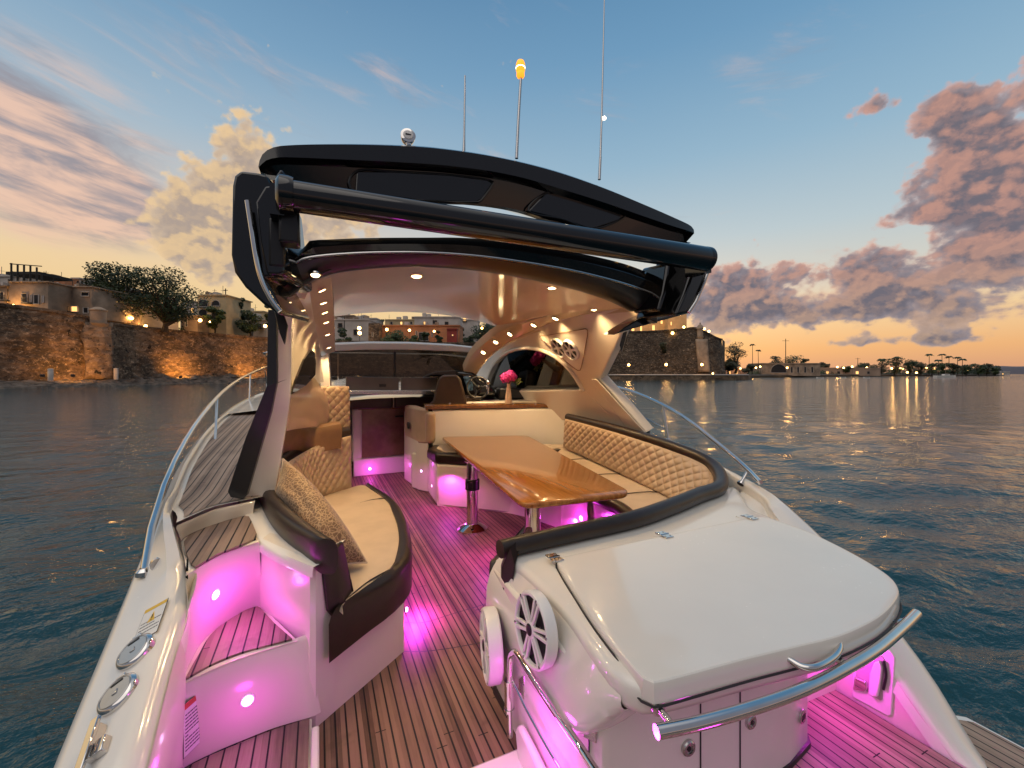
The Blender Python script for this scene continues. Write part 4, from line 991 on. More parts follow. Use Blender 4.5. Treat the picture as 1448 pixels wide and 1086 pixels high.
# ---------------------------------------------------------------- windscreen
ws = grp('windscreen')
UW = 5.75
tl_ = [(462,500),(463,491),(470,487),(520,485),(580,485.5),(640,488.5),(672,492),(672,499),(640,497),(580,495),(520,495),(470,497)]
mb = MB(); mb.prism(pu(tl_, UW), V((0,.12,.03))); part(mb, 'header_beam', simple('beige_grey_gelcoat', (.42,.36,.33), .25, var=.03), ws, smooth=40, bevel=.01)  # beam in one plain beige-grey colour
g_ = [(466,497),(520,495),(580,495),(640,497),(664,499),(657,530),(600,533),(540,533),(466,532)]
mb = MB(); mb.prism(pu(g_, UW+.03), V((0,.012,0))); part(mb, 'glass_pane', M['glass'], ws, smooth=0)
for P in ([(436,495),(440,493),(450,545),(462,600),(466,612),(455,612),(446,560)], [(444,510),(464,500),(467,545),(470,560),(458,560),(451,540)]):
    mb = MB(); mb.prism(pu(P, UW-.4), V((.02,.15,0))); part(mb, 'windscreen_post', M['gel2'], ws, smooth=40, bevel=.012)
mb = MB(); mb.prism(pu([(655,530),(668,504),(676,508),(664,545),(650,552)], UW+.05), V((.02,.1,0))); part(mb, 'windscreen_post', M['gel2'], ws, smooth=40, bevel=.012)
mb = MB(); mb.prism(pu([(557,497),(560,497),(560,533),(557,533)], UW+.01), V((0,.02,0))); part(mb, 'mullion', M['mblack'], ws)
grey = simple('grey_lacquered_dash', (.16,.145,.13), .2, coat=.4, var=.12, vscale=3)
for P in ([(489,532),(564,534),(564,553),(489,553)], [(567,534),(650,533),(640,553),(567,553)]):
    mb = MB(); mb.prism(pu(P, UW+.15), V((0,.02,0))); part(mb, 'dash_panel', grey, ws, bevel=.006)
mb = MB(); mb.prism(pu([(488,552),(650,552),(650,558),(488,558)], UW+.1), V((0,.25,0))); part(mb, 'dash_ledge', M['satin'], ws, bevel=.008)
mb = MB(); mb.prism(pu([(536,543),(546,543),(546,547),(536,547)], UW+.14), V((0,.02,0))); part(mb, 'dash_badge', M['slate'], ws)
# ---------------------------------------------------------------- guard rails
def rail(P, name, r=.0155):
    g = grp(name); mb = MB(); mb.tube(cr(P, 60), r, 14); part(mb, 'rail_tube', M['steel'], g, smooth=60); return g
pr = [at(204,808,z=.665), at(209,775,v=-.725), at(219,725,v=-.745), at(235,680,v=-.78), at(256,634,v=-.83), at(283,591,v=-.88), at(315,554,v=-.92), at(345,533,v=-.95), at(376,519,v=-.97)]
gp = rail(pr+[at(400,512,v=-.98), V((-.97,9.5,1.9)), V((-.4,11.3,2.0)), V((.5,12.3,2.05))], 'port_guard_rail', .0165)
def post(g, a, b, r=.011):
    mb = MB(); mb.tube([a, b], r, 10); mb.lathe(b, (a-b), [(r*2.2,-.004),(r*2.2,.012),(r,.02)], 14); part(mb, 'stanchion', M['steel'], g, smooth=40)
post(gp, at(307,561,v=-.91), at(304,628,z=.885)); 
post(gp, at(354,530,v=-.955), at(352,575,v=-.955))
post(gp, at(217,752,v=-.737), at(223,798,z=.70), .012)
mb = MB(); mb.lathe(at(204,810,z=.66), (0,.1,1), [(.03,-.01),(.03,.008),(.018,.02)], 18); part(mb, 'rail_foot', M['steel'], gp)
mb = MB(); mb.tube(cr([at(310,590,v=-.91), at(330,575,v=-.94), at(352,563,v=-.955), at(376,553,v=-.97), V((-.95,9.5,1.55))], 24), .007, 8); part(mb, 'lower_wire', M['steel'], gp)
sr = [at(1075,682,z=.76), at(1060,666,v=2.86), at(1040,648,v=2.93), at(1000,615,v=3.04), at(970,592,v=3.11), at(938,573,v=3.17), at(900,556,v=3.23), at(862,545,v=3.28)]
gs = rail(sr+[at(800,532,v=3.3), at(740,520,v=3.2), V((2.75,9.2,1.9)), V((2.2,11.0,2.0)), V((1.3,12.1,2.05)), V((.5,12.3,2.05))], 'starboard_guard_rail', .0165)
post(gs, at(938,573,v=3.17), at(945,622,v=3.17)); post(gs, at(1058,665,v=2.87), at(1047,684,v=2.78)); 
post(gs, at(798,531,v=3.3), V((3.3,6.2,1.05)))
mb = MB(); mb.tube(cr([at(940,606,v=3.17), at(900,586,v=3.2), at(860,572,v=3.22)], 12), .007, 8); part(mb, 'lower_wire', M['steel'], gs)
# bow pulpit seen through the windscreen
for x in (478, 556, 592): 
    a = V((-.6+(x-478)*.009, 10.4+.006*(x-478), 1.98)); 
    post(gp if x < 550 else gs, a, V((a.x, a.y, 1.2)))
# ---------------------------------------------------------------- aerials, search light, anchor light
def mast(P, r, name, mat='satin'):
    mb = MB(); mb.tube(P, r, 10); return part(mb, name, M[mat], ht, smooth=60)
mast([at(656,216,u=2.45), at(656.5,190,u=2.45), at(657.5,107,u=2.45)], [.010,.007,.005], 'whip_aerial')
lm = mast([at(730.5,224,u=2.45), at(733,170,u=2.45), at(736.5,110,u=2.45)], [.011,.010,.009], 'light_pole')
p = at(736,109,u=2.45)
mb = MB(); mb.lathe(p, (0,0,1), [(.022,0),(.026,.008),(.026,.02),(.022,.03)], 18); part(mb, 'lamp_base', M['amber'], ht)
mb = MB(); mb.lathe(p+V((0,0,.03)), (0,0,1), [(.024,0),(.029,.01),(.029,.05),(.022,.07),(.01,.078)], 18); part(mb, 'amber_lamp', M['amber'], ht, smooth=60)
mb = MB(); mb.lathe(p+V((0,0,.055)), (0,0,1), [(.0297,0),(.0297,.004)], 18); part(mb, 'lamp_band', emit('lit_white_bulb', (1,.85,.5), 12), ht)
mast([at(847.5,254,u=2.45), at(849,222,u=2.45)], [.011,.010], 'aerial_base')
mast([at(849,222,u=2.45), at(851,160,u=2.45), at(855,-20,u=2.45)], [.0085,.007,.004], 'long_aerial')
p = at(854.5,167,u=2.45); mb = MB(); mb.blob(p, .012); part(mb, 'aerial_lamp', M['navlight'], ht)
p = at(577,193,u=2.4)
mb = MB(); n = V((-.1,-1,.15)).normalized(); mb.lathe(p, n, [(.02,-.05),(.036,-.03),(.041,.0),(.041,.012),(.034,.014)], 24); mb.tube([p+V((0,0,-.035)), at(578,206,u=2.4)], .014, 10); o = part(mb, 'search_light', M['steel'], ht, smooth=40)
mb = MB(); mb.lathe(p, n, [(.033,.010),(.025,.017),(.001,.019)], 20); part(mb, 'search_light_lens', M['white'], ht)
mb = MB(); mb.box(p+n*.019, (.03,.004,.006)); part(mb, 'lens_bar', M['mblack'], ht)
# ---------------------------------------------------------------- deck fittings on the port gunwale
def gun(px, py): return hit(hull, px, py)
fit = grp('deck_fittings')
for x, y in ((193,922),(169,982)):
    p, n = gun(x, y)
    mb = MB(); mb.lathe(p, n, [(.058,-.01),(.058,.010),(.053,.017),(.049,.019)], 36, cap=False); part(mb, 'filler_cap', M['steel'], fit, smooth=30)
    mb = MB(); mb.lathe(p, n, [(.049,.0185),(.001,.0188)], 36); part(mb, 'cap_disc', M['satin'], fit)
    X = n.cross(V((0,1,0))).normalized(); U = n.cross(X)
    mb = MB(); mb.lathe(p+n*.0195, n, [(.046,0),(.0455,.0008),(.044,.0008),(.0435,0)], 36, cap=False); mb.box(p+n*.02, (.014,.016,.003), axes=(X,U,n)); part(mb, 'cap_key', M['satin'], fit, bevel=.001)
    mb = MB(); mb.box(p+n*.020-U*.034, (.036,.006,.001), axes=(X,U,n)); part(mb, 'cap_mark', M['slate'], fit)
    mb = MB(); mb.box(p-U*.062+n*.006, (.03,.014,.012), axes=(X,U,n)); part(mb, 'cap_hinge', M['steel'], fit, bevel=.003)
p, n = gun(141, 1052); ax = gun(152,1022)[0]-gun(134,1080)[0]; ax.normalize(); sd = ax.cross(n).normalized()
mb = MB(); mb.box(p+n*.034-ax*.02, (.026,.17,.012), axes=(sd,ax,n)); mb.box(p+sd*.026+n*.012-ax*.03, (.03,.045,.024), axes=(sd,ax,n)); mb.box(p+n*.014, (.018,.10,.03), axes=(sd,ax,n)); part(mb, 'mooring_cleat', M['steel'], fit, smooth=50, bevel=.003)
# stickers
lab = simple('sticker_paper', (.78,.76,.72), .35, var=.01)
ylw = simple('sticker_yellow', (.75,.47,.05), .4, var=.02); red = simple('sticker_red', (.55,.06,.03), .4, var=.02); ink = simple('printed_ink', (.03,.03,.035), .5, var=0)
def sticker(c, X, U, n, w, h, head, lines, name, tri=False):
    s_ = grp(name)
    def rect(x0, y0, x1, y1, k, nm, mt):
        mb = MB(); mb.prism([c+X*x0+U*y0+n*k, c+X*x1+U*y0+n*k, c+X*x1+U*y1+n*k, c+X*x0+U*y1+n*k], n*.0006); return part(mb, nm, mt, s_, smooth=0)
    rect(-w/2-.002, -h/2-.002, w/2+.002, h/2+.002, .001, 'border', ink); rect(-w/2, -h/2, w/2, h/2, .0018, 'paper', lab); rect(-w/2, h/2-h*.11, w/2, h/2, .0026, 'header_band', head)
    mb = MB(); rng = random.Random(3)
    for k in range(lines):
        yy = h*.30-(k+.5)*(h*(.74 if not tri else .42))/lines-(h*.24 if tri else 0); x = -w*.44; hh = h*.022
        while x < w*.42:
            L = rng.uniform(.05,.16)*w; x1 = min(w*.44, x+L); mb.prism([c+X*x+U*yy+n*.0026, c+X*x1+U*yy+n*.0026, c+X*x1+U*(yy+hh)+n*.0026, c+X*x+U*(yy+hh)+n*.0026], n*.0004); x = x1+w*.018
            if rng.random() < .06: break
    part(mb, 'printed_text', ink, s_, smooth=0)
    if tri:
        mb = MB(); q = [(-.16,-.02),(.16,-.02),(0,.30)]; mb.prism([c+X*a*w*1.0+U*b*h+n*.0026 for a, b in q], n*.0006); part(mb, 'warning_triangle', ylw, s_, smooth=0)
        mb = MB(); q = [(-.018,.07),(.018,.07),(.028,.2),(-.028,.2)]; mb.prism([c+X*a*w+U*b*h+n*.0034 for a, b in q], n*.0004); q = [(-.02,.01),(.02,.01),(.02,.045),(-.02,.045)]; mb.prism([c+X*a*w+U*b*h+n*.0034 for a, b in q], n*.0004); part(mb, 'exclamation_mark', ink, s_, smooth=0)
p, n = gun(214, 878); U = V((.12,.98,.25)); U = (U-n*U.dot(n)).normalized(); X = U.cross(n)
sticker(p, X, U, n, .085, .135, ylw, 4, 'warning_sticker', True)
c, n = hit(steps, 275, 1019); b0 = hit(steps, 258, 1019)[0]; b1 = hit(steps, 292, 1019)[0]; X = b1-b0; X.z = 0; X.normalize(); n = X.cross(V((0,0,1))); n = n if n.dot(CAM-c) > 0 else -n; c = c+n*.003
sticker(c, X, V((0,0,1)), n, .098, .19, red, 11, 'instruction_sticker')
# ---------------------------------------------------------------- stern gate folded along the bar
gt = grp('stern_gate')
gv = .70
hoop = [at(721,1041,v=gv), at(721,960,v=gv), at(722,930,v=gv), at(726,923,v=gv), at(733,926,v=gv), at(762,971,v=gv), at(787,1009,v=gv), at(817,1052,v=gv), at(842,1090,v=gv), at(862,1120,v=gv)]
hoop = [hoop[0]]+cr(hoop[1:], 40)
mb = MB(); mb.tube(hoop, .0125, 14); part(mb, 'gate_rail', M['steel'], gt, smooth=60)
lowr = [at(724,960,v=gv+.01), at(744,1001,v=gv+.01), at(770,1049,v=gv+.01), at(794,1090,v=gv+.01), at(812,1125,v=gv+.01)]
mb = MB(); mb.tube(cr(lowr, 20), .006, 10); part(mb, 'gate_lower_rail', M['steel'], gt)
mb = MB(); mb.tube([at(720,1000,v=gv), at(720,965,v=gv)], .019, 14); mb.lathe(at(720,964,v=gv), (0,0,1), [(.022,-.008),(.022,.008)], 16); mb.lathe(at(720,1002,v=gv), (0,0,1), [(.022,-.008),(.022,.004)], 16); part(mb, 'gate_hinge', M['steel'], gt, smooth=40)
mb = MB(); P = [at(733,960,v=gv+.035), at(740,955,v=gv+.035), at(741,985,v=gv+.035), at(739,992,v=gv+.035), at(733,975,v=gv+.035)]; mb.prism(P, V((.012,0,0))); part(mb, 'hinge_plate', M['satin'], gt, bevel=.004)
pan = [V((gv-.01,1.66,-.03)), V((gv-.01,1.55,.10)), V((gv-.01,1.3,.12)), V((gv-.01,1.0,.13)), V((gv-.01,.8,.13)), V((gv-.01,.8,-.03))]
pan = [at(727,1030,v=gv-.005), at(732,1026,v=gv-.005), at(745,1052,v=gv-.005), at(763,1090,v=gv-.005), at(775,1120,v=gv-.005), at(740,1120,v=gv-.005), at(731,1070,v=gv-.005)]
mb = MB(); mb.prism(pan, V((.03,.0,0))); part(mb, 'gate_panel', M['gel'], gt, bevel=.012, seg=3)
# shower locker in the starboard coaming
VW = 2.195
def sw(P): return [at(x, y, v=VW) for x, y in P]
mb = MB(); rows = []
inn_t = [V((VW+.004,u,max(.03,si(u).y-.03))) for u in us(.72,1.7,20)]
mb.grid([inn_t, [V((VW,p.y,.0)) for p in inn_t]]); part(mb, 'coaming_liner', M['gel2'], grp('starboard_coaming'), smooth=0)
lk = grp('shower_locker')
P = [(1208,980),(1212,915),(1222,900),(1262,924),(1266,930),(1260,1008),(1256,1011)]
P0 = sw([(1205,985),(1209,910),(1220,898),(1262,922),(1267,930),(1262,1011),(1257,1013)])
mb = MB(); mb.prism([p+V((-.006,0,0)) for p in P0], V((.01,0,0))); part(mb, 'locker_frame', M['white'], lk, bevel=.005)
P1 = sw([(1211,965),(1214,920),(1222,910),(1250,928),(1253,934),(1249,988),(1246,990)])
mb = MB(); mb.prism([p+V((-.010,0,0)) for p in P1], V((.008,0,0))); part(mb, 'locker_recess', simple('recess_plastic', (.42,.40,.38), .4, var=.05), lk, bevel=.003)
P2 = sw([(1232,978),(1234,950),(1240,934),(1247,932),(1251,942),(1249,962),(1245,983),(1238,984)])
mb = MB(); mb.prism([p+V((-.026,0,0)) for p in P2], V((.018,0,0))); part(mb, 'shower_handset', M['white'], lk, bevel=.006, seg=3)
P3 = sw([(1209,974),(1211,955),(1228,962),(1230,972),(1225,977)])
mb = MB(); mb.prism([p+V((-.020,0,0)) for p in P3], V((.014,0,0))); part(mb, 'tap', M['steel'], lk, bevel=.006, seg=3)
c = at(1215,929,v=VW); mb = MB(); mb.lathe(c+V((-.008,0,0)), (-1,0,0), [(.016,0),(.014,.012),(.001,.014)], 14); part(mb, 'mixer_knob', M['steel'], lk)
mb = MB(); mb.tube(cr([at(1250,935,v=VW-.015), at(1253,955,v=VW-.015), at(1249,975,v=VW-.015)], 10), .005, 8); part(mb, 'shower_hose', M['mblack'], lk)
c = at(1229,902,v=VW); mb = MB(); mb.lathe(c, (-1,0,0), [(.040,-.01),(.040,.012),(.032,.018),(.028,.008),(.001,.006)], 24); part(mb, 'shore_socket', M['mblack'], lk, smooth=40)
# magenta lamps: some at fixtures, others added as fill for floor and bar
for loc, w, r in ((V((-.02,2.36,.62)), 0, .02), (at(575,868,z=.10)+V((.07,.10,-.02)), 5.0, .02), (V((.60,3.1,.30)), 3.0, .08), (at(822,731,v=2.26)+V((-.1,-.04,0)), 2.4, .02), (V((1.3,4.55,.35)), 4.0, .04), (V((.75,6.0,.40)), 2.6, .06), (V((1.0,5.0,.40)), 1.6, .06), (V((2.02,1.10,.30)), 2.6, .03), (V((-.22,2.05,.52)), .35, .03), (V((.62,1.25,.25)), 2.0, .06), (V((-.3,1.3,.35)), .45, .05), (V((1.2,.35,.10)), 1.0, .06), (V((1.25,3.2,.30)), 4.0, .05)):
    if w and V(loc).y < 1.5: point('pink_lamp_and_fill', loc, PINK, w*1.3, r)
    elif w: spot('pink_lamp_and_fill', loc, V(loc)+V((0,0,-1)), PINK, w*2.2, 172, .4, r)
mb = MB(); p = at(573,862,d=2.32); mb.lathe(at(574,862,d=2.31), (1,-.3,0), [(.012,0),(.012,.006),(.007,.010)], 14); part(mb, 'floor_light', M['pinkled'], sofa)
# ================================================================== loose things aboard
pc = [at(400,649,d=2.62), at(519,796,d=2.24), at(458,808,d=2.06), at(386,706,d=2.42)]
nn = (pc[1]-pc[0]).cross(pc[3]-pc[0]).normalized()
if nn.dot(CAM-pc[0]) < 0: nn = -nn
pil = MB(); rows = []; G = 40
front = []; backr = []
for i in range(G+1):
    a = -1+2*i/G; rf = []; rb_ = []
    for j in range(G+1):
        b = -1+2*j/G
        h = (max(0, 1-a**4)**.8*max(0, 1-b**4)**.8)
        aa = a*(1-.05*(1-b*b)); bb_ = b*(1-.10*(1-a*a))
        base = pc[0].lerp(pc[1], (aa+1)/2).lerp(pc[3].lerp(pc[2], (aa+1)/2), (bb_+1)/2)
        wr = (.014*mnoise.noise(V((a*2.2,b*2.2,1.7)))+.006*mnoise.noise(V((a*6,b*4,4.7))))*h
        base = base+(RT*.8+V((0,0,.6)))*(.055*(1-a*a)*(1-bb_)/2)
        rf.append(base+nn*(.15*h+wr)); rb_.append(base-nn*(.10*h))
    front.append(rf); backr.append(rb_)
pil.grid(front); pil.grid(backr)
mp, g, b = newmat('patterned_bronze_fabric')
tc = g.node('ShaderNodeNewGeometry').outputs['Position']
vo = g.node('ShaderNodeTexVoronoi', _feature='DISTANCE_TO_EDGE'); wob = g.node('ShaderNodeTexNoise', Vector=tc); wob.inputs['Scale'].default_value = 14
vv = g.node('ShaderNodeVectorMath', _operation='ADD', i0=tc, i1=g.scale(wob.outputs['Color'], (.05,.05,.05))).outputs[0]
g.set(vo.inputs['Vector'], vv); vo.inputs['Scale'].default_value = 55
li = g.smooth(vo.outputs[0], .02, .16); fine = g.noise(tc, 120, 4, .7)
f = g.math('ADD', g.math('MULTIPLY', li, .6), g.math('MULTIPLY', fine, .5))
g.set(b.inputs['Base Color'], g.ramp(f, [(.15,(.46,.32,.18)),(.45,(.30,.18,.085)),(.85,(.15,.08,.035))])); b.inputs['Roughness'].default_value = .6
b.inputs['Sheen Weight'].default_value = .3
g.set(b.inputs['Normal'], g.bump(f, .4, .004))
po_ = pil.build('throw_pillow', mp, None, smooth=80); tag(po_, 'bronze patterned throw pillow leaning on the port sofa', 'pillow')
me = po_.data
loopb = front[0]+[r[-1] for r in front][1:]+list(reversed(front[-1]))[1:]+[r[0] for r in reversed(front)][1:]
mb = MB(); mb.tube(loopb, .0045, 6, cap=False); o = mb.build('piping', M['tan'], po_); 
# flower vase
vb = at(719,575,d=5.62); vb.z = 1.10
vase = empty('flower_vase', vb, 'slim beige ceramic vase of bright pink flowers on the wooden shelf', 'vase')
mb = MB(); mb.lathe((0,0,0), (0,0,1), [(.050,0),(.052,.01),(.040,.12),(.028,.2),(.024,.25),(.027,.262),(.02,.262)], 8); mb.build('vase_body', simple('beige_ceramic', (.50,.36,.27), .4), vase, smooth=20, local=True)
pet = simple('pink_petals', (.80,.05,.36), .6, var=.35, vscale=45)
leafm = simple('vase_leaves', (.14,.17,.025), .55, var=.4, vscale=30)
rng = random.Random(5)
def flower_ball(c, r):
    mb = MB()
    for k in range(110):
        d = V((rng.gauss(0,1), rng.gauss(0,1), rng.gauss(0,1)*.8+.25)).normalized(); p = V(c)+d*r*rng.uniform(.75,1.02)
        x = d.orthogonal().normalized(); y = d.cross(x); a0 = rng.random()*6.3; s_ = r*rng.uniform(.22,.34)
        mb.poly([p+(x*math.cos(a0+t)+y*math.sin(a0+t))*s_*q+d*(s_*.35*(q-.6)) for t, q in ((0,1),(1.05,.6),(2.1,1),(3.14,.6),(4.2,1),(5.24,.6))])
    return mb
for c, r in (((-.045,0,.345),.075), ((.055,.02,.355),.075), ((.0,-.05,.37),.075), ((.01,.06,.335),.07)):
    flower_ball(c, r).build('flower_head', pet, vase, smooth=0, local=True)
mb = MB()
for k in range(26):
    p = V((.10+rng.gauss(0,.035), rng.gauss(0,.03), .285+rng.gauss(0,.03))); d = V((rng.gauss(.5,.5),rng.gauss(0,.5),rng.gauss(.2,.6))).normalized(); x = d.orthogonal().normalized()
    mb.poly([p, p+d*.025+x*.012, p+d*.06, p+d*.025-x*.012])
for k in range(6): mb.tube([V((0,0,.24)), V((rng.gauss(.02,.03), rng.gauss(0,.03), .31))], .003, 5)
mb.build('foliage', leafm, vase, smooth=0, local=True)
# ================================================================== HARBOUR
import numpy as np
# ---- water
wm, g, b = newmat('harbour_water')
b.inputs['Base Color'].default_value = (.011,.056,.070,1); b.inputs['Roughness'].default_value = .045; b.inputs['IOR'].default_value = 1.33
pos = g.node('ShaderNodeNewGeometry').outputs['Position']
n1 = g.noise(g.scale(pos, (1.0, 1.6, 1)), 2.2, 5, .6); n2 = g.noise(g.scale(pos, (1.2, 2.2, 1)), .5, 4, .55); n3 = g.noise(pos, 9, 3, .5)
bm_ = g.node('ShaderNodeBump'); bm_.inputs['Strength'].default_value = 1.0; bm_.inputs['Distance'].default_value = .105
g.set(bm_.inputs['Height'], g.math('ADD', g.math('MULTIPLY', n2, 1.6), g.math('ADD', g.math('MULTIPLY', n1, .62), g.math('MULTIPLY', n3, .11)))); g.l.new(bm_.outputs[0], b.inputs['Normal'])
rng_ = np.random.default_rng(4)
azs = np.concatenate([np.linspace(-180,-72,40)[:-1], np.linspace(-72,72,760), np.linspace(72,180,40)[1:]])
az = np.radians(azs)+YAW
rad = np.concatenate([[.2,.8], 1.4*np.exp(np.linspace(0, math.log(9000/1.4), 380))])
AZ, RA = np.meshgrid(az, rad); X = RA*np.sin(AZ); Yc = RA*np.cos(AZ); Zc = np.zeros_like(X)
sp = RA*.0235
for k in range(46):
    lam = .22*math.exp(rng_.uniform(0, 1)*math.log(11)); th = rng_.normal(.5, .55); amp = .024*lam/6.28*(1.0 if lam < 2.5 else .8); ph = rng_.uniform(0, 6.28)
    arg = (X*math.sin(th)+Yc*math.cos(th))*6.2832/lam+ph+.6*np.sin(X*.7+k)+.5*np.sin(Yc*.5+k*2)
    wgt = np.clip((lam/(sp*3.0)-1)/1.0, 0, 1)
    Zc += amp*wgt*(np.sin(arg)+.25*np.cos(2*arg))*1.5
me = bpy.data.meshes.new('water'); nr, na = X.shape
co = np.stack([X, Yc, Zc+WZ], -1).reshape(-1, 3)
I = np.arange(nr*na).reshape(nr, na); q = np.stack([I[:-1,:-1], I[:-1,1:], I[1:,1:], I[1:,:-1]], -1).reshape(-1, 4)
me.vertices.add(len(co)); me.vertices.foreach_set('co', co.ravel()); me.loops.add(q.size); me.loops.foreach_set('vertex_index', q.ravel()); me.polygons.add(len(q)); me.polygons.foreach_set('loop_start', np.arange(0, q.size, 4)); me.polygons.foreach_set('use_smooth', np.ones(len(q), bool)); me.update(); me.validate()
me.materials.append(wm); water = bpy.data.objects.new('water', me); C.objects.link(water); tag(water, 'dark teal rippled harbour water', kind='structure'); 
# ---- stone
def stone(name, c1, c2, c3, sc=.8, lo=.42, hi=.62):
    m, g, b = newmat(name)
    pos = g.node('ShaderNodeNewGeometry').outputs['Position']
    big = g.noise(pos, .10, 5, .65, .5); mid = g.noise(pos, .55, 6, .7); vo = g.node('ShaderNodeTexVoronoi', Vector=g.scale(pos, (1,1,1.7))); vo.inputs['Scale'].default_value = sc
    f = g.math('ADD', g.math('MULTIPLY', big, .55), g.math('MULTIPLY', mid, .5))
    c = g.mix(g.smooth(f, lo, hi), c1, c2)
    spots = g.smooth(g.noise(g.scale(pos, (1,1,1.5)), 1.3, 5, .75), .56, .66)
    c = g.mix(g.math('MULTIPLY', spots, .8), c, c3)
    fine = g.noise(g.scale(pos, (1,1,1.4)), 1.7, 4, .65, .6); c = g.mix(g.math('MULTIPLY', g.smooth(fine, .57, .66), .75), c, c3); c = g.mix(g.math('MULTIPLY', g.smooth(fine, .44, .36), .7), c, (.016,.012,.010))
    cellv = g.node('ShaderNodeSeparateXYZ', i0=vo.outputs['Color']).outputs[0]
    c = g.mix(g.math('MULTIPLY', cellv, .55), c, (.03,.022,.016))
    holes = g.smooth(g.noise(pos, .8, 3, .6), .30, .36)
    c = g.mix(holes, (.012,.010,.008), c)
    g.set(b.inputs['Base Color'], c); b.inputs['Roughness'].default_value = .9
    g.set(b.inputs['Normal'], g.bump(g.math('ADD', mid, g.math('MULTIPLY', vo.outputs[0], .5)), .8, .6))
    return m
M['wall'] = stone('old_fort_masonry', (.07,.05,.036), (.28,.18,.112), (.54,.39,.26))
M['fort'] = stone('dark_fort_masonry', (.075,.055,.04), (.19,.135,.09), (.42,.31,.21), lo=.45, hi=.72)
M['plaster'] = simple('aged_plaster', (.33,.24,.17), .85, var=.35, vscale=.35)
M['pale'] = simple('pale_painted_plaster', (.52,.46,.41), .85, var=.15, vscale=.3)
M['cream'] = simple('cream_painted_plaster', (.55,.42,.24), .85, var=.15, vscale=.3)
M['orange'] = simple('orange_painted_plaster', (.46,.19,.09), .85, var=.15, vscale=.4)
M['red'] = simple('red_painted_plaster', (.33,.045,.03), .7, var=.15, vscale=.6)
M['darkwin'] = simple('dark_window_opening', (.012,.012,.014), .3, var=.2)
M['timber'] = simple('dark_timber', (.02,.016,.013), .7, var=.2)
M['litwin'] = emit('lit_window', (1,.55,.18), 1.6)
M['bark'] = simple('tree_bark', (.045,.032,.022), .9, var=.4, vscale=3)
M['iron'] = simple('dark_iron', (.02,.02,.02), .6)
def leafmat(name, c1, c2, sc=.35):
    m, g, b = newmat(name); pos = g.node('ShaderNodeNewGeometry').outputs['Position']
    n = g.math('ADD', g.math('MULTIPLY', g.noise(pos, sc, 3), .6), g.math('MULTIPLY', g.noise(pos, sc*8, 2), .4))
    g.set(b.inputs['Base Color'], g.mix(g.smooth(n, .35, .68), c1, c2)); b.inputs['Roughness'].default_value = .55
    return m
M['leaf'] = leafmat('dark_green_leaves', (.014,.026,.006), (.06,.085,.018))
M['leaf2'] = leafmat('bright_green_leaves', (.03,.05,.008), (.10,.13,.025), .8)
M['leaf3'] = leafmat('olive_leaves', (.03,.03,.01), (.085,.075,.025), .5)
# ---- walls
def ground_xy(px, d): p = at(px, HZ, d=d); return V((p.x, p.y, 0))
def zpx(py, d): return CAM.z+(HZ-py)/FPX*d
def wall(P, name, mat, label, cat, batter=.12, thick=6, par=None, n=160, nz=26, rough=.35, kind=None):
    """P: (px, depth, top row in the photo)"""
    base = [ground_xy(px, d) for px, d, yt in P]; tops = [zpx(yt, d) for px, d, yt in P]
    c = cr([V((p.x,p.y,t)) for p, t in zip(base, tops)], n) if len(P) > 2 else [V((*base[0].xy,tops[0])).lerp(V((*base[1].xy,tops[1])), t) for t in us(0,1,n)]
    rows = []; 
    for k, p in enumerate(c):
        t = c[min(n-1,k+1)]-c[max(0,k-1)]; nn = V((t.y,-t.x,0)).normalized()
        if nn.dot(V((p.x,p.y,0))) > 0: nn = -nn
        row = []; H = p.z-WZ+1
        for j in range(nz):
            z = WZ-1+H*j/(nz-1); q = V((p.x,p.y,z))+nn*(batter*(p.z-z)); q += nn*(rough*mnoise.fractal(q*.35, 1, 2, 4)*(1 if j < nz-1 else .3)); row.append(q)
        row.append(V((p.x,p.y,p.z+.0))+nn*.25); row.append(V((p.x,p.y,p.z+.5))+nn*.25); row.append(V((p.x,p.y,p.z+.5))-nn*.7); row.append(V((p.x,p.y,p.z-.6))-nn*.7); row.append(V((p.x,p.y,p.z-.6))-nn*thick)
        rows.append(row)
    mb = MB(); mb.grid(rows); o = mb.build(name, mat, None, smooth=50); 
    return tag(o, label, cat, kind=kind), c
sw_, swc = wall([(-330,52,395),(-120,60,418),(0,68,433),(70,72,441),(128,77,452),(150,80,458),(210,88,466),(290,97,473),(385,108,480),(480,114,484),(600,122,486),(720,130,487),(830,140,487)], 'sea_wall', M['wall'], 'long weathered stone city wall rising from the water on the left', 'wall')
# paler buttress on the wall beneath the turret
mb = MB(); rows = []
for x in us(120, 155, 10):
    rows.append([at(x+(-1 if j == 0 else 0)*0, 458+j*7.2, d=77+(x-120)*.085-.7-.10*j-.35*math.sin(math.pi*(x-118)/39)+.35*mnoise.noise(V((x*.2,j*.6,0)))) for j in range(12)])
mb.grid(rows); but = mb.build('buttress', stone('pale_masonry', (.20,.13,.085),(.36,.25,.17),(.45,.33,.23)), sw_, smooth=50, solid=1.0, off=-1)
mb = MB(); c0 = at(139,449,d=77.5); mb.lathe(V((c0.x,c0.y,zpx(457,77))), (0,0,1), [(.9,-1),(1.5,-.2),(1.6,0),(1.15,.05),(1.15,2.2),(1.3,2.3),(1.3,2.5),(.4,3.0)], 14); mb.build('turret', M['plaster'], sw_, smooth=30)
ft, ftc = wall([(780,168,463),(850,160,468),(905,154,470),(960,150,467),(985,148,465),(1012,149,478),(1021,152,481)], 'fort_bastion', M['fort'], 'dark stone bastion with a small domed sentry box at its corner', 'fort', batter=.10, thick=20)
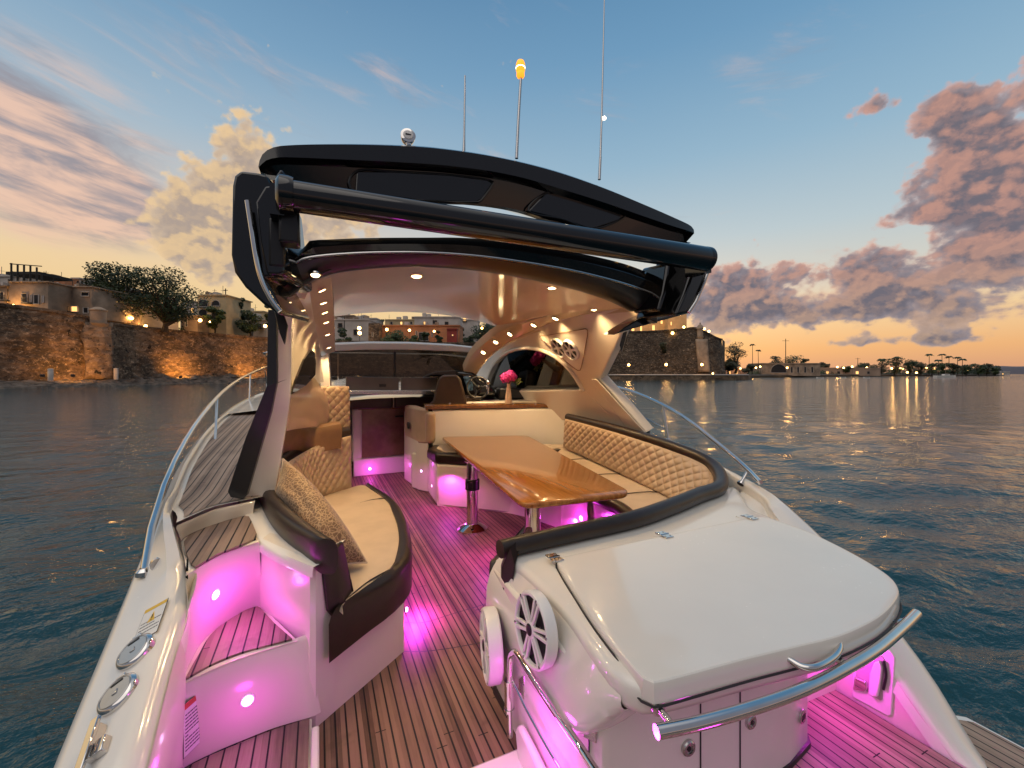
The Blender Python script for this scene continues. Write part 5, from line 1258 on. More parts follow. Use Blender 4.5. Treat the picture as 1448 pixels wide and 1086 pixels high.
mb = MB(); rows = [[ground_xy(1021,152)+V((0,0,z))+V((-.1*(16-z)*-.35,-.0,0)) for z in us(WZ-1, zpx(481,152)+.4, 8)], [ground_xy(1022+3,185)+V((0,0,z)) for z in us(WZ-1, zpx(483,185), 8)]]
mb.grid(rows); mb.build('flank_wall', M['fort'], ft)
c0 = at(990,470,d=147.6); zb = zpx(476,147.6)
mb = MB(); mb.lathe(V((c0.x,c0.y,zb)), (0,0,1), [(.2,-2.2),(1.0,-.6),(1.25,0),(1.0,.1),(1.0,2.6),(1.25,2.7),(1.2,2.95),(.95,3.6),(.5,4.1),(.15,4.35),(.25,4.6),(.05,5.0)], 14); mb.build('sentry_box', M['plaster'], ft, smooth=35)
mb = MB(); rows = []
for x in us(983, 999, 6): rows.append([at(x+(j*.35), 480+j*4.2, d=147.5-.2*j*.5+.2*mnoise.noise(V((x,j,0)))) for j in range(12)])
mb.grid(rows); mb.build('pale_buttress', M['plaster'], ft, smooth=50, solid=.8, off=-1)
# quay in front of the bastion
mb = MB(); qa = [at(800,528,d=138), at(880,528,d=142), at(960,528,d=141), at(1040,528,d=139), at(1058,528,d=143), at(1063,528,d=155), at(1030,528,d=165), at(800,528,d=165)]
zq = zpx(530.6, 140); mb.prism([V((p.x,p.y,WZ-1)) for p in reversed(qa)], V((0,0,zq-WZ+1))); o = mb.build('quay', stone('quay_stone', (.10,.07,.045),(.24,.16,.10),(.33,.24,.16), sc=.5), None, smooth=0, bevel=.15); tag(o, 'low stone quay along the water below the bastion', 'quay')
mb = MB(); mb.tube([V((p.x,p.y,zq+.12)) for p in qa[:5]], .22, 6); mb.build('coping', M['pale'], o)
mb = MB(); pts = [ground_xy(x, d) for x, d in ((-400,60),(-120,64),(0,72),(150,84),(385,112),(600,126),(830,143))]; far = [ground_xy(x, d) for x, d in ((-400,200),(-120,200),(0,200),(150,200),(385,220),(600,240),(830,260))]
tz = [zpx(y, d)-.3 for y, d in ((400,60),(422,64),(437,72),(462,84),(482,112),(488,126),(490,143))]
mb.grid([[V((p.x,p.y,z)) for p, z in zip(pts, tz)], [V((p.x,p.y,z+3)) for p, z in zip(far, tz)]]); o = mb.build('terrace_ground', simple('terrace_paving', (.12,.10,.08), .9, var=.3, vscale=.2), None); tag(o, 'paved ground above the city wall', kind='structure')
# riprap
mb = MB(); rng = random.Random(11)
for k in range(1500):
    px = rng.uniform(-60, 470); t = rng.random()
    dd = np.interp(px, [-60,0,70,128,210,290,385,480], [62,68,72,77,88,97,108,114])-2.0-rng.random()*4.5
    hgt = (1.6 if px < 190 else 2.8)*(1-abs(t-.3))
    p = ground_xy(px, dd); fr_ = (np.interp(px, [-60,0,70,128,210,290,385,480], [62,68,72,77,88,97,108,114])-dd)/6.5
    r = rng.uniform(.35,1.05)
    mb.blob(V((p.x,p.y,WZ-.2+max(0,(1-fr_))*hgt*rng.uniform(.5,1.1))), (r*1.25,r*1.0,r*.65), 7, 4, .5)
o = mb.build('riprap_rocks', simple('wet_rock', (.11,.085,.066), .7, var=.6, vscale=.9, bump=.6, bscale=4, bd=.1), None, smooth=20, weld=False); tag(o, 'dark rock riprap along the foot of the city wall', kind='stuff')
# ---- buildings
def box_px(mb, x0, x1, y0, y1, d, dep):
    a = ground_xy(x0, d); c = ground_xy(x1, d); z1 = zpx(y0, d); z0 = zpx(y1, d)
    mb.prism([V((a.x,a.y,z0)), V((c.x,c.y,z0)), V((c.x,c.y,z0))+FW*dep, V((a.x,a.y,z0))+FW*dep], V((0,0,z1-z0)))
def building(name, label, x0, x1, y0, y1, d, mat, wins, dep=10, cat='building', cornice=True, extra=None):
    root = empty(name, ground_xy((x0+x1)/2, d)+V((0,0,zpx(y1, d))), label, cat)
    mb = MB(); box_px(mb, x0, x1, y0, y1, d, dep); mb.build('wall', mat, root, smooth=0)
    if cornice:
        mb = MB(); box_px(mb, x0-.5, x1+.5, y0-.7, y0+.9, d-.35, dep+.7); mb.build('cornice', mat, root, smooth=0)
    for w in wins:
        kind = w[4] if len(w) > 4 else 'd'
        xa, xb, ya, yb = w[:4]
        mb = MB()
        dd = d-.06
        if kind.startswith('a'):
            h = (xb-xa)/2; pts = [at(xa, yb, d=dd), at(xb, yb, d=dd)]+[at((xa+xb)/2+h*math.cos(t), ya+h*.8-h*.8*math.sin(t), d=dd) for t in us(0, math.pi, 8)]
        else: pts = [at(xa, yb, d=dd), at(xb, yb, d=dd), at(xb, ya, d=dd), at(xa, ya, d=dd)]
        mb.prism(pts, FW*.05); win = mb.build('window', M['litwin'] if 'l' in kind else M['darkwin'], root, smooth=0)
        mb = MB(); f = .45
        loop = pts+[pts[0]]; mb.tube([p-FW*.05 for p in loop], .10, 4); fr_ = mb.build('frame', M['pale'] if mat is not M['pale'] else M['plaster'], win); fr_.location = (0,0,0)
    rr_ = random.Random(int(x0*7+y0)); wd = x1-x0
    if wd > 22 and cat in ('building',):
        for q in range(3):
            xx = x0+wd*rr_.uniform(.1,.85); hh = rr_.uniform(2.5,5.5); mb = MB(); box_px(mb, xx, xx+rr_.uniform(2.5,6), y0-hh, y0, d+rr_.uniform(1,4), 2); mb.build('roof_block', M['plaster' if q % 2 else 'pale'], root, smooth=0)
        for q in range(2):
            a = at(x0+wd*rr_.uniform(.1,.9), y0, d=d+2); mb = MB(); mb.tube([a, a+V((0,0,rr_.uniform(1.2,2.4)))], .05, 4); mb.tube([a+V((-.5,0,1.1)), a+V((.5,0,1.1))], .03, 4); mb.build('aerial', M['iron'], root)
    if wins and cat == 'building':
        mb = MB(); w0 = wins[0]; a = at(w0[0]-1, w0[3]+.6, d=d-.8); b_ = at(w0[1]+1, w0[3]+.6, d=d-.8); mb.box((a+b_)/2+FW*.4, ((b_-a).length, .9, .12), axes=(RT,FW,V((0,0,1))))
        for q in us(0,1,7): p_ = a.lerp(b_, q); mb.tube([p_, p_+V((0,0,.9))], .03, 4)
        mb.tube([a+V((0,0,.9)), b_+V((0,0,.9))], .035, 4); mb.build('balcony', M['iron'], root)
    if extra: extra(root)
    return root
def pergola(root):
    mb = MB()
    for x, y in ((16,372),(25,374),(34,375),(43,376),(52,378),(59,388)):
        a = at(x, 400, d=77); mb.tube([V((a.x,a.y,zpx(401,77))), V((a.x,a.y,zpx(y,77)))], .14, 6)
    for y in (374, 386): mb.tube([at(14,y-1,d=77), at(59,y+2.5,d=77)], .09, 6)
    mb.build('pergola', M['timber'], root); mb = MB(); box_px(mb, 8, 55, 384, 388, 79, 6); mb.build('pergola_roof', M['timber'], root, smooth=0)
def parapet_posts(root):
    mb = MB()
    for x in (110,116,122,129): mb.tube([at(x,408,d=84), at(x,397,d=84)], .13, 6)
    mb.tube([at(108,400,d=84), at(132,400,d=84)], .07, 6); mb.build('roof_railing', M['iron'], root)
building('townhouse', 'beige house at the far left edge with a dark doorway', -40, 10, 404, 452, 74, M['plaster'], [(0,6,413,424),(-14,-8,413,424)])
building('townhouse', 'beige house with two dark windows under a timber roof pergola', 12, 68, 398, 440, 74, M['plaster'], [(31,39,415,428),(48,55,417,430),(43,45,417,427),(60,62,418,428)], extra=pergola)
building('townhouse', 'weathered grey house with a lit window beside the wall turret', 68, 130, 405, 450, 78, M['plaster'], [(83,97,432,440),(101,110,433,441,'l'),(118,125,435,443),(81,95,414,420),(115,126,413,419)], extra=parapet_posts)
building('townhouse', 'pale house partly behind the big spreading tree', 128, 200, 411, 460, 90, M['pale'], [(136,140,417,426),(148,154,418,427),(161,169,430,437,'l'),(140,150,444,449),(172,178,430,436,'l')])
building('roof_hut', 'small orange lit hut on the rooftops left of the tree', 76, 92, 392, 403, 92, M['orange'], [(79,83,400,402.5,'l')], dep=4, cornice=False, cat='hut')
building('roof_tank_house', 'white rooftop block with a round tank near the orange hut', 100, 112, 393, 404, 95, M['pale'], [(104,108,397,400)], dep=4, cat='rooftop block')
def wire_pole(root):
    mb = MB(); mb.tube([at(319,440,d=108), at(319,408,d=108)], .12, 6); mb.tube([at(316,410.5,d=108), at(322,410.5,d=108)], .08, 4); mb.build('roof_pole', M['timber'], root)
for q, (x0, x1, y0, y1, d, mt, wn, lb) in enumerate(((-30,22,390,412,96,'pale',[(-6,-2,395,402),(12,16,395,402)],'pale house behind the far left roofs'),(58,84,392,412,100,'cream',[(63,67,397,403,'l'),(73,77,397,403)],'narrow cream house rising behind the pergola roof'),(84,112,398,412,104,'pale',[(90,93,402,407),(98,101,402,407,'l'),(105,108,402,407)],'low pale house behind the weathered grey one'),(112,134,394,414,108,'plaster',[(116,119,400,406),(124,127,400,406)],'brown house left of the big tree crown'),(255,282,430,452,118,'pale',[(259,263,436,442),(270,274,436,442,'l')],'pale house between the big tree and the villa'),(332,372,440,470,128,'cream',[(342,345,447,453,'l'),(352,355,447,453),(362,365,447,453)],'cream house behind the conifer'),(466,500,446,470,185,'plaster',[(472,475,451,456,'l'),(488,491,451,456)],'brown house far behind the white house'),(500,532,450,470,180,'pale',[(505,508,455,460),(517,520,455,460,'l')],'pale house behind the stone gate pillar'),(545,590,452,466,185,'cream',[(552,555,455,459),(566,569,455,459,'l'),(580,583,455,459)],'cream house behind the orange house roof'))):
    building('hill_house', lb, x0, x1, y0, y1+14, d, M[mt], wn)
building('villa', 'cream villa with arched windows right of the big tree', 279, 320, 417, 478, 106, M['cream'], [(281,294,423,434,'a'),(299,311,424.5,433,'a'),(281,293,437,450,'a'),(299,309,440,455,'a')], extra=wire_pole)
building('garden_house', 'low grey house between the villa and the conifer', 320, 338, 437, 478, 112, M['pale'], [(326,331,452,459)], cornice=False)
building('garden_house', 'low pale house half hidden behind the black pillar of the yacht', 358, 400, 452, 482, 116, M['pale'], [(364,370,458,464)])
building('gate_lodge', 'small stone lodge with a pillar at the foot of the villa', 256, 279, 446, 478, 102, M['plaster'], [(262,265,452,462)], cat='lodge')
building('white_house', 'white two storey house left of the orange house above the windscreen', 466, 522, 452, 492, 150, M['pale'], [(478,484,457,463),(500,505,466,474)])
building('orange_house', 'long orange house with a flat pink roof and lit porch lamps', 530, 650, 460, 492, 140, M['orange'], [(592,606,470,482),(610,612,470,476),(588,590,468,474)])
building('white_apartment_block', 'pale apartment block rising behind the orange house', 586, 650, 448, 470, 175, M['pale'], [(599,602,455,459,'l'),(612,618,453,458),(629,634,455,460)])
building('apartment_block', 'far white apartment block between the red kiosk and the trees', 640, 676, 452, 485, 190, M['pale'], [(655,659,449.5,454,'l'),(648,651,458,463)])
building('stone_gatehouse', 'rough stone gate pillar at the left end of the orange house', 521, 536, 457, 492, 136, M['wall'], [(526,528,470,476)], cornice=False, cat='gatehouse', dep=3)
building('red_kiosk', 'narrow dark red kiosk right of the orange house', 632, 646, 465, 492, 134, M['red'], [(639,641,473,475,'l')], dep=3, cat='kiosk')
building('floodlit_tower', 'bright floodlit cream tower standing above the bastion', 945, 971, 436, 476, 185, M['cream'], [(948,950,455,460,'l')], dep=14, cat='tower')
building('floodlit_hall', 'floodlit cream hall with tall lit windows on the bastion', 884, 946, 446, 476, 190, M['cream'], [(893,897,458,468,'l'),(905,908,460,468,'l'),(922,926,460,467,'l'),(934,937,452,458,'l')], dep=14, cat='hall')
building('waterfront_pavilion', 'low lit waterfront pavilion with pink awnings right of the bastion', 1024, 1056, 521, 531, 190, simple('pink_plaster', (.5,.3,.22), .8, var=.1), [(1030,1033,525,529,'l'),(1040,1043,525,529,'l')], dep=8, cat='pavilion')
building('arched_hall', 'long pale hall with one big arch on the far shore', 1078, 1160, 514, 531.5, 245, M['plaster'], [(1090,1112,515,527,'a'),(1118,1121,519,527),(1127,1130,519,527),(1137,1140,519,527),(1147,1150,519,527)], dep=14, cat='hall')
building('terminal_shed', 'long low shed with a pink roof line in the middle of the far shore', 1160, 1245, 520.5, 531.5, 300, simple('tan_plaster', (.36,.25,.18), .85, var=.2, vscale=.1), [(1168,1172,525,529,'l'),(1184,1188,525,529),(1210,1214,525,529,'l'),(1226,1230,525,529)], dep=14, cat='shed')
building('far_warehouse', 'tiny pale warehouse at the tip of the far shore', 1413, 1428, 526, 530.5, 430, M['pale'], [(1417,1419,528,529.5,'l')], dep=10, cat='warehouse')
# far shore ground and the distant hill
mb = MB(); rows = []
for px, d, dep in ((1022,190,60),(1060,222,90),(1110,240,120),(1180,280,140),(1260,330,150),(1340,380,150),(1400,430,120),(1420,445,20)):
    p = ground_xy(px, d); w = 1.6; rows.append([V((p.x,p.y,WZ-1)), V((p.x,p.y,WZ+w*.7)), V((p.x,p.y,WZ+w))+FW*2, V((p.x,p.y,WZ+w+1))+FW*dep*.4, V((p.x,p.y,WZ-1))+FW*dep])
mb.grid(rows); o = mb.build('far_shore', simple('shore_earth', (.06,.045,.03), .9, var=.4, vscale=.1), None); tag(o, 'low wooded far shore', kind='structure')
mb = MB(); rows = []
for k, px in enumerate(us(1395, 1680, 24)):
    h = 3+ (16-3)*min(1, (px-1395)/55)**.8*(1+.15*math.sin(px*.05)) if px > 1395 else 0
    p = ground_xy(px, 1500); rows.append([V((p.x,p.y,WZ-1)), V((p.x,p.y,WZ))+V((0,0,h*1.9*.8))+FW*30, V((p.x,p.y,WZ+h*1.9*1.05))+FW*80, V((p.x,p.y,WZ-1))+FW*200])
mb.grid(rows); o = mb.build('distant_hills', simple('hazy_blue_hills', (.13,.12,.14), .95, var=.1, vscale=.01), None); tag(o, 'distant blue hills', kind='structure')
# ---- trees
def leaves(mb, c, r, n, s, rng, hollow=.45):
    for _ in range(n):
        d = V((rng.gauss(0,1), rng.gauss(0,1), rng.gauss(0,1))).normalized(); k = hollow+(1-hollow)*rng.random()**.6
        p = V(c)+V((d.x*r[0], d.y*r[1], d.z*r[2]))*k
        x = V((rng.gauss(0,1), rng.gauss(0,1), rng.gauss(0,.6))).normalized(); y = x.orthogonal().normalized(); ss = s*rng.uniform(.6,1.3)
        mb.poly([p-x*ss*.5, p+y*ss*.28, p+x*ss*.5, p-y*ss*.28])
def tree(name, label, px, yb, yt, wpx, d, mat='leaf', clumps=9, per=130, seed=1, group=None, trunk=.16, flat=1.0, leafpx=3.0):
    rng = random.Random(seed); k = d/FPX; base = ground_xy(px, d)+V((0,0,zpx(yb, d))); H = (yb-yt)*k; W = wpx*k/2; s = leafpx*k
    root = empty(name, base, label, 'tree', group)
    t = MB(); th = H*trunk; r0 = max(.12, W*.07)
    t.tube([V((0,0,-.5)), V((rng.gauss(0,.05)*W,0,th*.6)), V((rng.gauss(0,.1)*W,0,th*1.3))], [r0*1.3,r0,r0*.7], 7)
    cs = []
    for q in range(clumps):
        a = rng.random()*6.28; rr = (rng.random()**.5)*.72; z = rng.uniform(-.8,.72)
        lim = math.sqrt(max(.05, 1-z*z))
        cs.append((V((math.cos(a)*rr*W*lim, math.sin(a)*rr*W*lim*.8, th*.8+(H-th*.8)*(.5+z*.46))), W*rng.uniform(.26,.42)))
    for c, r in cs: t.tube([V((0,0,th*.8)), V((c.x*.45,c.y*.45,(th+c.z)*.5)), c], [r0*.5,r0*.3,r0*.12], 5)
    t.build('trunk', M['bark'], root, local=True)
    m = MB()
    for c, r in cs: leaves(m, c, (r*1.15, r*1.15, r*.72*flat), per, s, rng)
    m.build('crown', M[mat], root, smooth=0, local=True, weld=False)
    return root
tree('spreading_tree', 'largest dark spreading tree above the wall, left crown', 172, 462, 366, 92, 86, clumps=26, per=240, seed=3, trunk=.12, leafpx=3.2)
tree('spreading_tree', 'broad dark tree whose crown joins the largest tree on its right', 233, 466, 373, 104, 90, clumps=30, per=240, seed=8, trunk=.12, leafpx=3.2)
tree('round_tree', 'small bright green tree in front of the arched cream villa', 304, 474, 429, 32, 103, 'leaf2', 10, 200, 4)
tree('conifer', 'slim spiky conifer right of the villa', 339, 472, 413, 16, 112, 'leaf', 9, 150, 5, flat=1.4)
tree('round_tree', 'rounded green tree beside the slim conifer', 354, 476, 436, 36, 110, 'leaf', 11, 180, 6)
tree('round_tree', 'dark tree cut off by the yacht pillar', 384, 478, 425, 28, 112, 'leaf', 10, 180, 7)
tree('garden_shrub', 'pale leafy shrub at the foot of the turret left of the big tree', 158, 458, 434, 26, 84, 'leaf2', 7, 160, 9)
tree('rounded_bush', 'dark green bush left of the stone gate pillar', 486, 490, 464, 26, 132, 'leaf', 8, 170, 12, trunk=.1)
tree('hedge_bush', 'wide bright hedge in front of the orange house', 556, 492, 468, 44, 132, 'leaf2', 12, 170, 13, trunk=.1)
tree('hedge_bush', 'lower clipped bush right of the wide hedge', 584, 492, 474, 24, 130, 'leaf2', 8, 150, 14, trunk=.1)
tree('clipped_tree', 'small dark clipped tree before the orange house window', 600, 490, 468, 16, 130, 'leaf', 6, 120, 15)
tree('clipped_tree', 'small round topiary tree beside the red kiosk', 621, 490, 461, 14, 130, 'leaf', 6, 120, 16)
tree('clipped_tree', 'small rounded tree behind the right side of the red kiosk', 651, 490, 457, 12, 150, 'leaf', 6, 120, 17)
tree('dense_tree', 'dark dense tree at the right end of the roof opening', 690, 492, 448, 52, 140, 'leaf', 16, 220, 18)
tree('rounded_bush', 'square dark hedge left of the dense tree', 665, 492, 468, 24, 134, 'leaf', 8, 160, 19, trunk=.1)
tree('rounded_bush', 'bush growing on the bastion below the floodlit tower', 950, 472, 463, 18, 152, 'leaf', 6, 120, 20, trunk=.1)
tree('rounded_bush', 'low bush on the bastion between tower and sentry box', 976, 472, 465, 14, 152, 'leaf3', 5, 100, 21, trunk=.1)
tree('ivy_bush', 'dark creeper clump hanging on the bastion face', 935, 505, 482, 18, 148, 'leaf3', 6, 120, 22, trunk=.1)
tree('sparse_tree', 'tall sparse olive tree just right of the bastion', 1040, 526, 481, 44, 172, 'leaf3', 16, 90, 23, leafpx=2.4)
tree('rounded_bush', 'low olive tree at the bastion foot, under the sparse one', 1030, 528, 505, 30, 168, 'leaf3', 9, 150, 24)
tree('rounded_bush', 'round bush beside the pavilion on the far shore', 1058, 529, 514, 20, 185, 'leaf3', 7, 120, 25)
FAR = [(1098,506,501.5,22,300),(1122,511,502,34,290),(1137,512,505,16,300),(1166,520,511,18,310),(1196,527,517,14,300),(1222,530,512,26,320),(1242,530,510,24,330),(1265,530,503,30,330),(1287,530,507,24,340),(1302,530,510,22,350),(1318,530,513,20,355),(1334,530,510,20,360),(1349,530,512,20,365),(1366,530,514,20,380),(1384,530,511,22,400),(1395,530.3,512,18,410),(1407,530.3,517,16,420)]
names = ['flat crowned tree right of the tall palms, on the rise of the far shore','broad flat tree crown behind the mast','small crown right of the mast','dark tree at the right end of the arched hall','small tree above the shed roof','dark tree left of the shaggy palm','bushy tree under the shaggy palm','tallest dense tree of the far shore','dense tree right of the tallest tree','round tree left of the palm cluster','dark tree below the first tall palm','tree in the middle of the palm cluster','dark tree below the palm cluster','small tree right of the palm cluster','broad tree near the tip of the far shore','rounded tree at the tip of the far shore','last low tree of the far shore']
for k, (px, yb, yt, w, d) in enumerate(FAR):
    tree('shore_tree', names[k], px, max(yb, 526), yt, w, d, 'leaf' if k % 3 else 'leaf3', 14, 90, 30+k, 'trees along the far shore', leafpx=2.0, trunk=.06)
mb = MB(); rng = random.Random(77)
for px in range(1026, 1412, 3):
    d = np.interp(px, [1022,1060,1180,1260,1400], [195,232,295,345,425])+rng.uniform(2,18); hpx = rng.uniform(3,8)*(1.5 if px > 1180 else 1.0); k = d/FPX; p = ground_xy(px+rng.random()*2, d)
    leaves(mb, (p.x, p.y, zpx(530, d)+hpx*k*.45), (3.4*k*1.3, 3.4*k*1.3, hpx*k*.6), 60, 2.0*k, rng, .3)
o = mb.build('shore_shrubbery', M['leaf'], None, smooth=0, weld=False); tag(o, 'low dark shrubbery along the far shore', 'shrubbery', kind='stuff')
mb = MB()
for px in range(150, 402, 4):
    d = np.interp(px, [128,210,290,385], [81,92,101,112])+rng.uniform(1,6); k = d/FPX; yb = np.interp(px, [150,210,290,385], [460,468,475,482]); hpx = rng.uniform(4,13) if px < 270 else rng.uniform(2,6); p = ground_xy(px, d)
    leaves(mb, (p.x, p.y, zpx(yb, d)+hpx*k*.4), (4*k, 4*k, hpx*k*.6), 60, 2.6*k, rng, .3)
o = mb.build('terrace_shrubbery', M['leaf'], None, smooth=0, weld=False); tag(o, 'dark shrubbery growing behind the wall parapet', 'shrubbery', kind='stuff')
def palm(label, px, yb, yt, d, seed, fr=15, L=5.5, group='palms on the far shore'):
    rng = random.Random(seed); k = d/FPX; H = (yb-yt)*k; root = empty('palm_tree', ground_xy(px, d)+V((0,0,zpx(yb, d))), label, 'palm', group); L *= k
    t = MB(); t.tube([V((0,0,-.4)), V((rng.gauss(0,.1),0,H*.5)), V((0,0,H))], [.22*k*2.2,.17*k*2.2,.14*k*2.2], 6); t.build('trunk', M['bark'], root, local=True)
    m = MB()
    for q in range(fr):
        a = 6.28*q/fr+rng.gauss(0,.15); up = rng.uniform(.0,.9); dr = V((math.cos(a), math.sin(a), 0)); s = V((-dr.y, dr.x, 0)); pts = []
        for i in range(6):
            t_ = i/5; pts.append(V((0,0,H))+dr*(L*t_*(1-.15*up))+V((0,0,L*(up*t_*.9-t_*t_*(.55+.5*up)))))
        wd = [.05,.22,.26,.22,.14,.02]
        m.grid([[p+s*(L*w_)-V((0,0,L*w_*.5)) for p, w_ in zip(pts, wd)], pts, [p-s*(L*w_)-V((0,0,L*w_*.5)) for p, w_ in zip(pts, wd)]])
    m.build('crown', M['leaf'], root, smooth=0, local=True)
for a in (('tallest slim palm behind the sparse olive tree',1064,528,487,230,1,14,4.6),('shorter slim palm right of the tallest one',1072,528,495,230,2,14,4.6),
          ('shaggy palm at the left end of the palm row',1247,529,508,325,3,16,7),('wide palm in front of the tallest dense tree',1268,529,505,325,4,16,7),
          ('tall palm left of the palm cluster',1314,529,501,360,5),('palm with the highest crown of the right cluster',1332,529,501,365,6),('leaning palm in the middle of the right cluster',1342,529,504,365,7),('short palm low in the right cluster',1327,529,509,362,8),('thin palm right of the cluster middle',1354,529,505,370,9),('rightmost thin palm of the cluster',1361,529,508,372,10)): palm(*a)
palm('twin headed palm silhouetted over the orange house', 541, 470, 452, 160, 12, 12, 4.2, None)
# ---- poles, lamps, boats
def pole(name, label, px, yb, yt, d, r=.12, cat='mast', arms=True):
    root = empty(name, ground_xy(px, d)+V((0,0,zpx(yb, d))), label, cat); H = (yb-yt)*d/FPX
    mb = MB(); mb.tube([V((0,0,0)), V((0,0,H))], [r*1.2,r*.8], 8); mb.build('shaft', M['iron'], root, local=True)
    if arms: mb = MB(); mb.tube([RT*-1.2*r*8+V((0,0,H*.94)), RT*1.2*r*8+V((0,0,H*.94))], r*.5, 6); mb.build('crossarm', M['iron'], root, local=True)
pole('radio_mast', 'tall thin mast rising behind the arched hall on the far shore', 1111, 528, 479, 300, .25)
pole('utility_pole', 'dark utility pole over the white house above the windscreen', 487, 478, 447, 150, .14, 'pole')
pole('flag_pole', 'short thin pole in the middle of the far shore', 1213, 528, 506, 320, .2, 'pole')
def lamp(px, yg, yb, d, label, rpx=1.6, group=None, light=0, name='street_lamp'):
    k = d/FPX; root = empty(name, ground_xy(px, d)+V((0,0,zpx(yb, d))), label, 'lamp', group); H = (yb-yg)*k; r = rpx*k
    mb = MB(); mb.tube([V((0,0,0)), V((0,0,max(.1,H-r)))], .07*k*2.5, 6); mb.tube([V((0,0,0)), V((0,0,.3*k*2))], .16*k*2.5, 6); mb.build('lamp_post', M['iron'], root, local=True)
    mb = MB(); mb.blob((0,0,H), r, 10, 6); mb.build('globe', M['lamp'], root, local=True)
    if light: p = point('lamp_glow', root.location+V((0,0,H))-FW*r*1.4, (1,.5,.14), light, r)
G1 = 'street lamps along the top of the city wall'; G2 = 'lamps along the quay below the bastion'; G3 = 'street lamps along the far shore'; G4 = 'lamps on top of the bastion'; G5 = 'lamps outside the orange house'
for a in ((19,432,440,73,'leftmost wall lamp, below the dark window of the beige house',1.9,G1,500),(186,450,462,86,'lamp just right of the turret under the big tree',2.2,G1,500),(206,461,468,89,'low bright lamp at the foot of the big tree',2.0,G1,500),(283,453,472,100,'lamp left of the small bright tree at the villa',2.3,G1,600),(297,455,473,102,'dim little lamp right beside the villa tree',1.2,G1,0),(375,461,480,108,'lamp next to the black pillar of the yacht',2.2,G1,500)): lamp(*a)
for a in ((889,516,532,142,'quay lamp nearest the yacht pillar',1.7,G2,600),(942,515.5,532,142,'middle quay lamp under the creeper clump',1.8,G2,600),(992.5,515.5,531,141,'quay lamp in front of the pale buttress',1.7,G2,700),(1008,528,531,141,'small ground lamp at the right end of the quay',1.2,G2,0)): lamp(*a)
for a in ((951,471,476,150,'lamp at the bush on the bastion',2.0,G4,0),(967,462.5,476,156,'lamp below the floodlit tower',1.7,G4,0),(996,465,480,151,'brighter lamp right of the sentry box',1.6,G4,0),(1002.5,468.5,481,152,'second lamp right of the sentry box, at the edge',1.6,G4,0)): lamp(*a)
for a in ((508,464,490,130,'upper globe of the twin lamp left of the stone gate pillar',2.4,G5,0),(508.5,471,490,129,'lower globe of the twin lamp left of the stone gate pillar',2.6,G5,0),(547,466,488,136,'porch lamp at the left of the orange house',2.0,G5,0),(579,467,488,136,'porch lamp in the middle of the orange house',1.8,G5,0),(614,468.5,488,136,'lamp at the right end of the orange house',1.6,G5,0),(681.5,464,490,128,'lamp in front of the dense tree at the right',1.6,G5,0)): lamp(*a)
NL = ['first lamp right of the bastion','second lamp beside the pavilion','third lamp by the pavilion awning','lamp low at the round bush','lamp above the round bush','lamp between bush and arched hall','lamp at the left end of the arched hall','lamp inside the big arch edge','lamp right of the arched hall','lamp on the shed front, left','lamp on the shed front, middle','lamp on the shed front, right','lamp below the shaggy palm','lamp left of the tallest dense tree','twin lamp below the tallest dense tree','other twin lamp below the tallest dense tree','low shore light under the dense trees','low shore light left of the palm cluster','lamp at the first tall palm','lamp below the leaning palm','lamp right of the palm cluster','last lamp near the tip of the far shore']
for k, (px, py) in enumerate(((1022,516.6),(1031.5,518.5),(1040,518.5),(1047,521),(1063,517.6),(1069,520),(1075,518.5),(1113,520),(1158,520),(1184,519),(1193,520),(1205,518.5),(1225.6,520),(1261,521),(1273,521),(1276.5,521),(1283,526.6),(1296,527),(1310,520),(1321,521.5),(1344.6,517.6),(1368,523))):
    lamp(px, py, 530, [185,186,187,188,215,218,220,236,262,275,285,290,305,325,330,331,335,342,350,358,370,390][k], NL[k]+' on the far shore', 1.15, G3, 700 if k in (0,4,7,9,11,13,18) else 0)
# stone bollards lit at the foot of the wall
for px, y0, y1, d, lb in ((71.5,523,534,67,'orange lit stone bollard at the foot of the wall, left of the floodlit patch'),(164,522,533,78,'pale stone bollard at the wall foot right of the buttress')):
    root = empty('stone_bollard', ground_xy(px, d)+V((0,0,zpx(y1, d))), lb, 'bollard'); H = (y1-y0)*d/FPX
    mb = MB(); mb.lathe((0,0,0), (0,0,1), [(.34,-.5),(.34,H*.9),(.28,H)], 10); mb.build('shaft', M['pale'], root, local=True); mb = MB(); mb.lathe((0,0,H), (0,0,1), [(.36,0),(.36,.12),(.2,.2)], 10); mb.build('cap', M['pale'], root, local=True)
def flood(px, py, d, tx, ty, td, w, label, ang=100):
    p = at(px, py, d=d); root = empty('floodlight', p, label, 'floodlight'); t = at(tx, ty, d=td); n = (t-p).normalized()
    mb = MB(); mb.box((0,0,0), (.5,.3,.35), axes=(n.cross(V((0,0,1))), n, V((0,0,1)))); mb.build('housing', M['iron'], root, local=True)
    mb = MB(); mb.box(n*.17, (.42,.03,.28), axes=(n.cross(V((0,0,1))), n, V((0,0,1)))); mb.build('lens', M['lamp'], root, local=True)
    spot('floodlight_beam', p+n*.3, t, (1,.42,.07), w, ang, .9, .3)
flood(103,531,68,106,505,76,4200,'floodlight on the rocks left of the buttress')
flood(60,531,66,40,505,70,500,'floodlight on the rocks near the left edge')
flood(255,533,88,262,500,96,4200,'floodlight on the rocks below the villa',120)
flood(350,532,98,352,500,106,4000,'floodlight on the rocks beside the yacht rail',120)
flood(925,469,168,918,455,190,6500,'floodlight aimed at the hall on the bastion',130)
flood(958,470,165,958,455,185,5500,'floodlight aimed at the tower on the bastion',130)
flood(1010,500,200,1100,518,245,9000,'floodlight aimed at the arched hall',60) if 0 else None
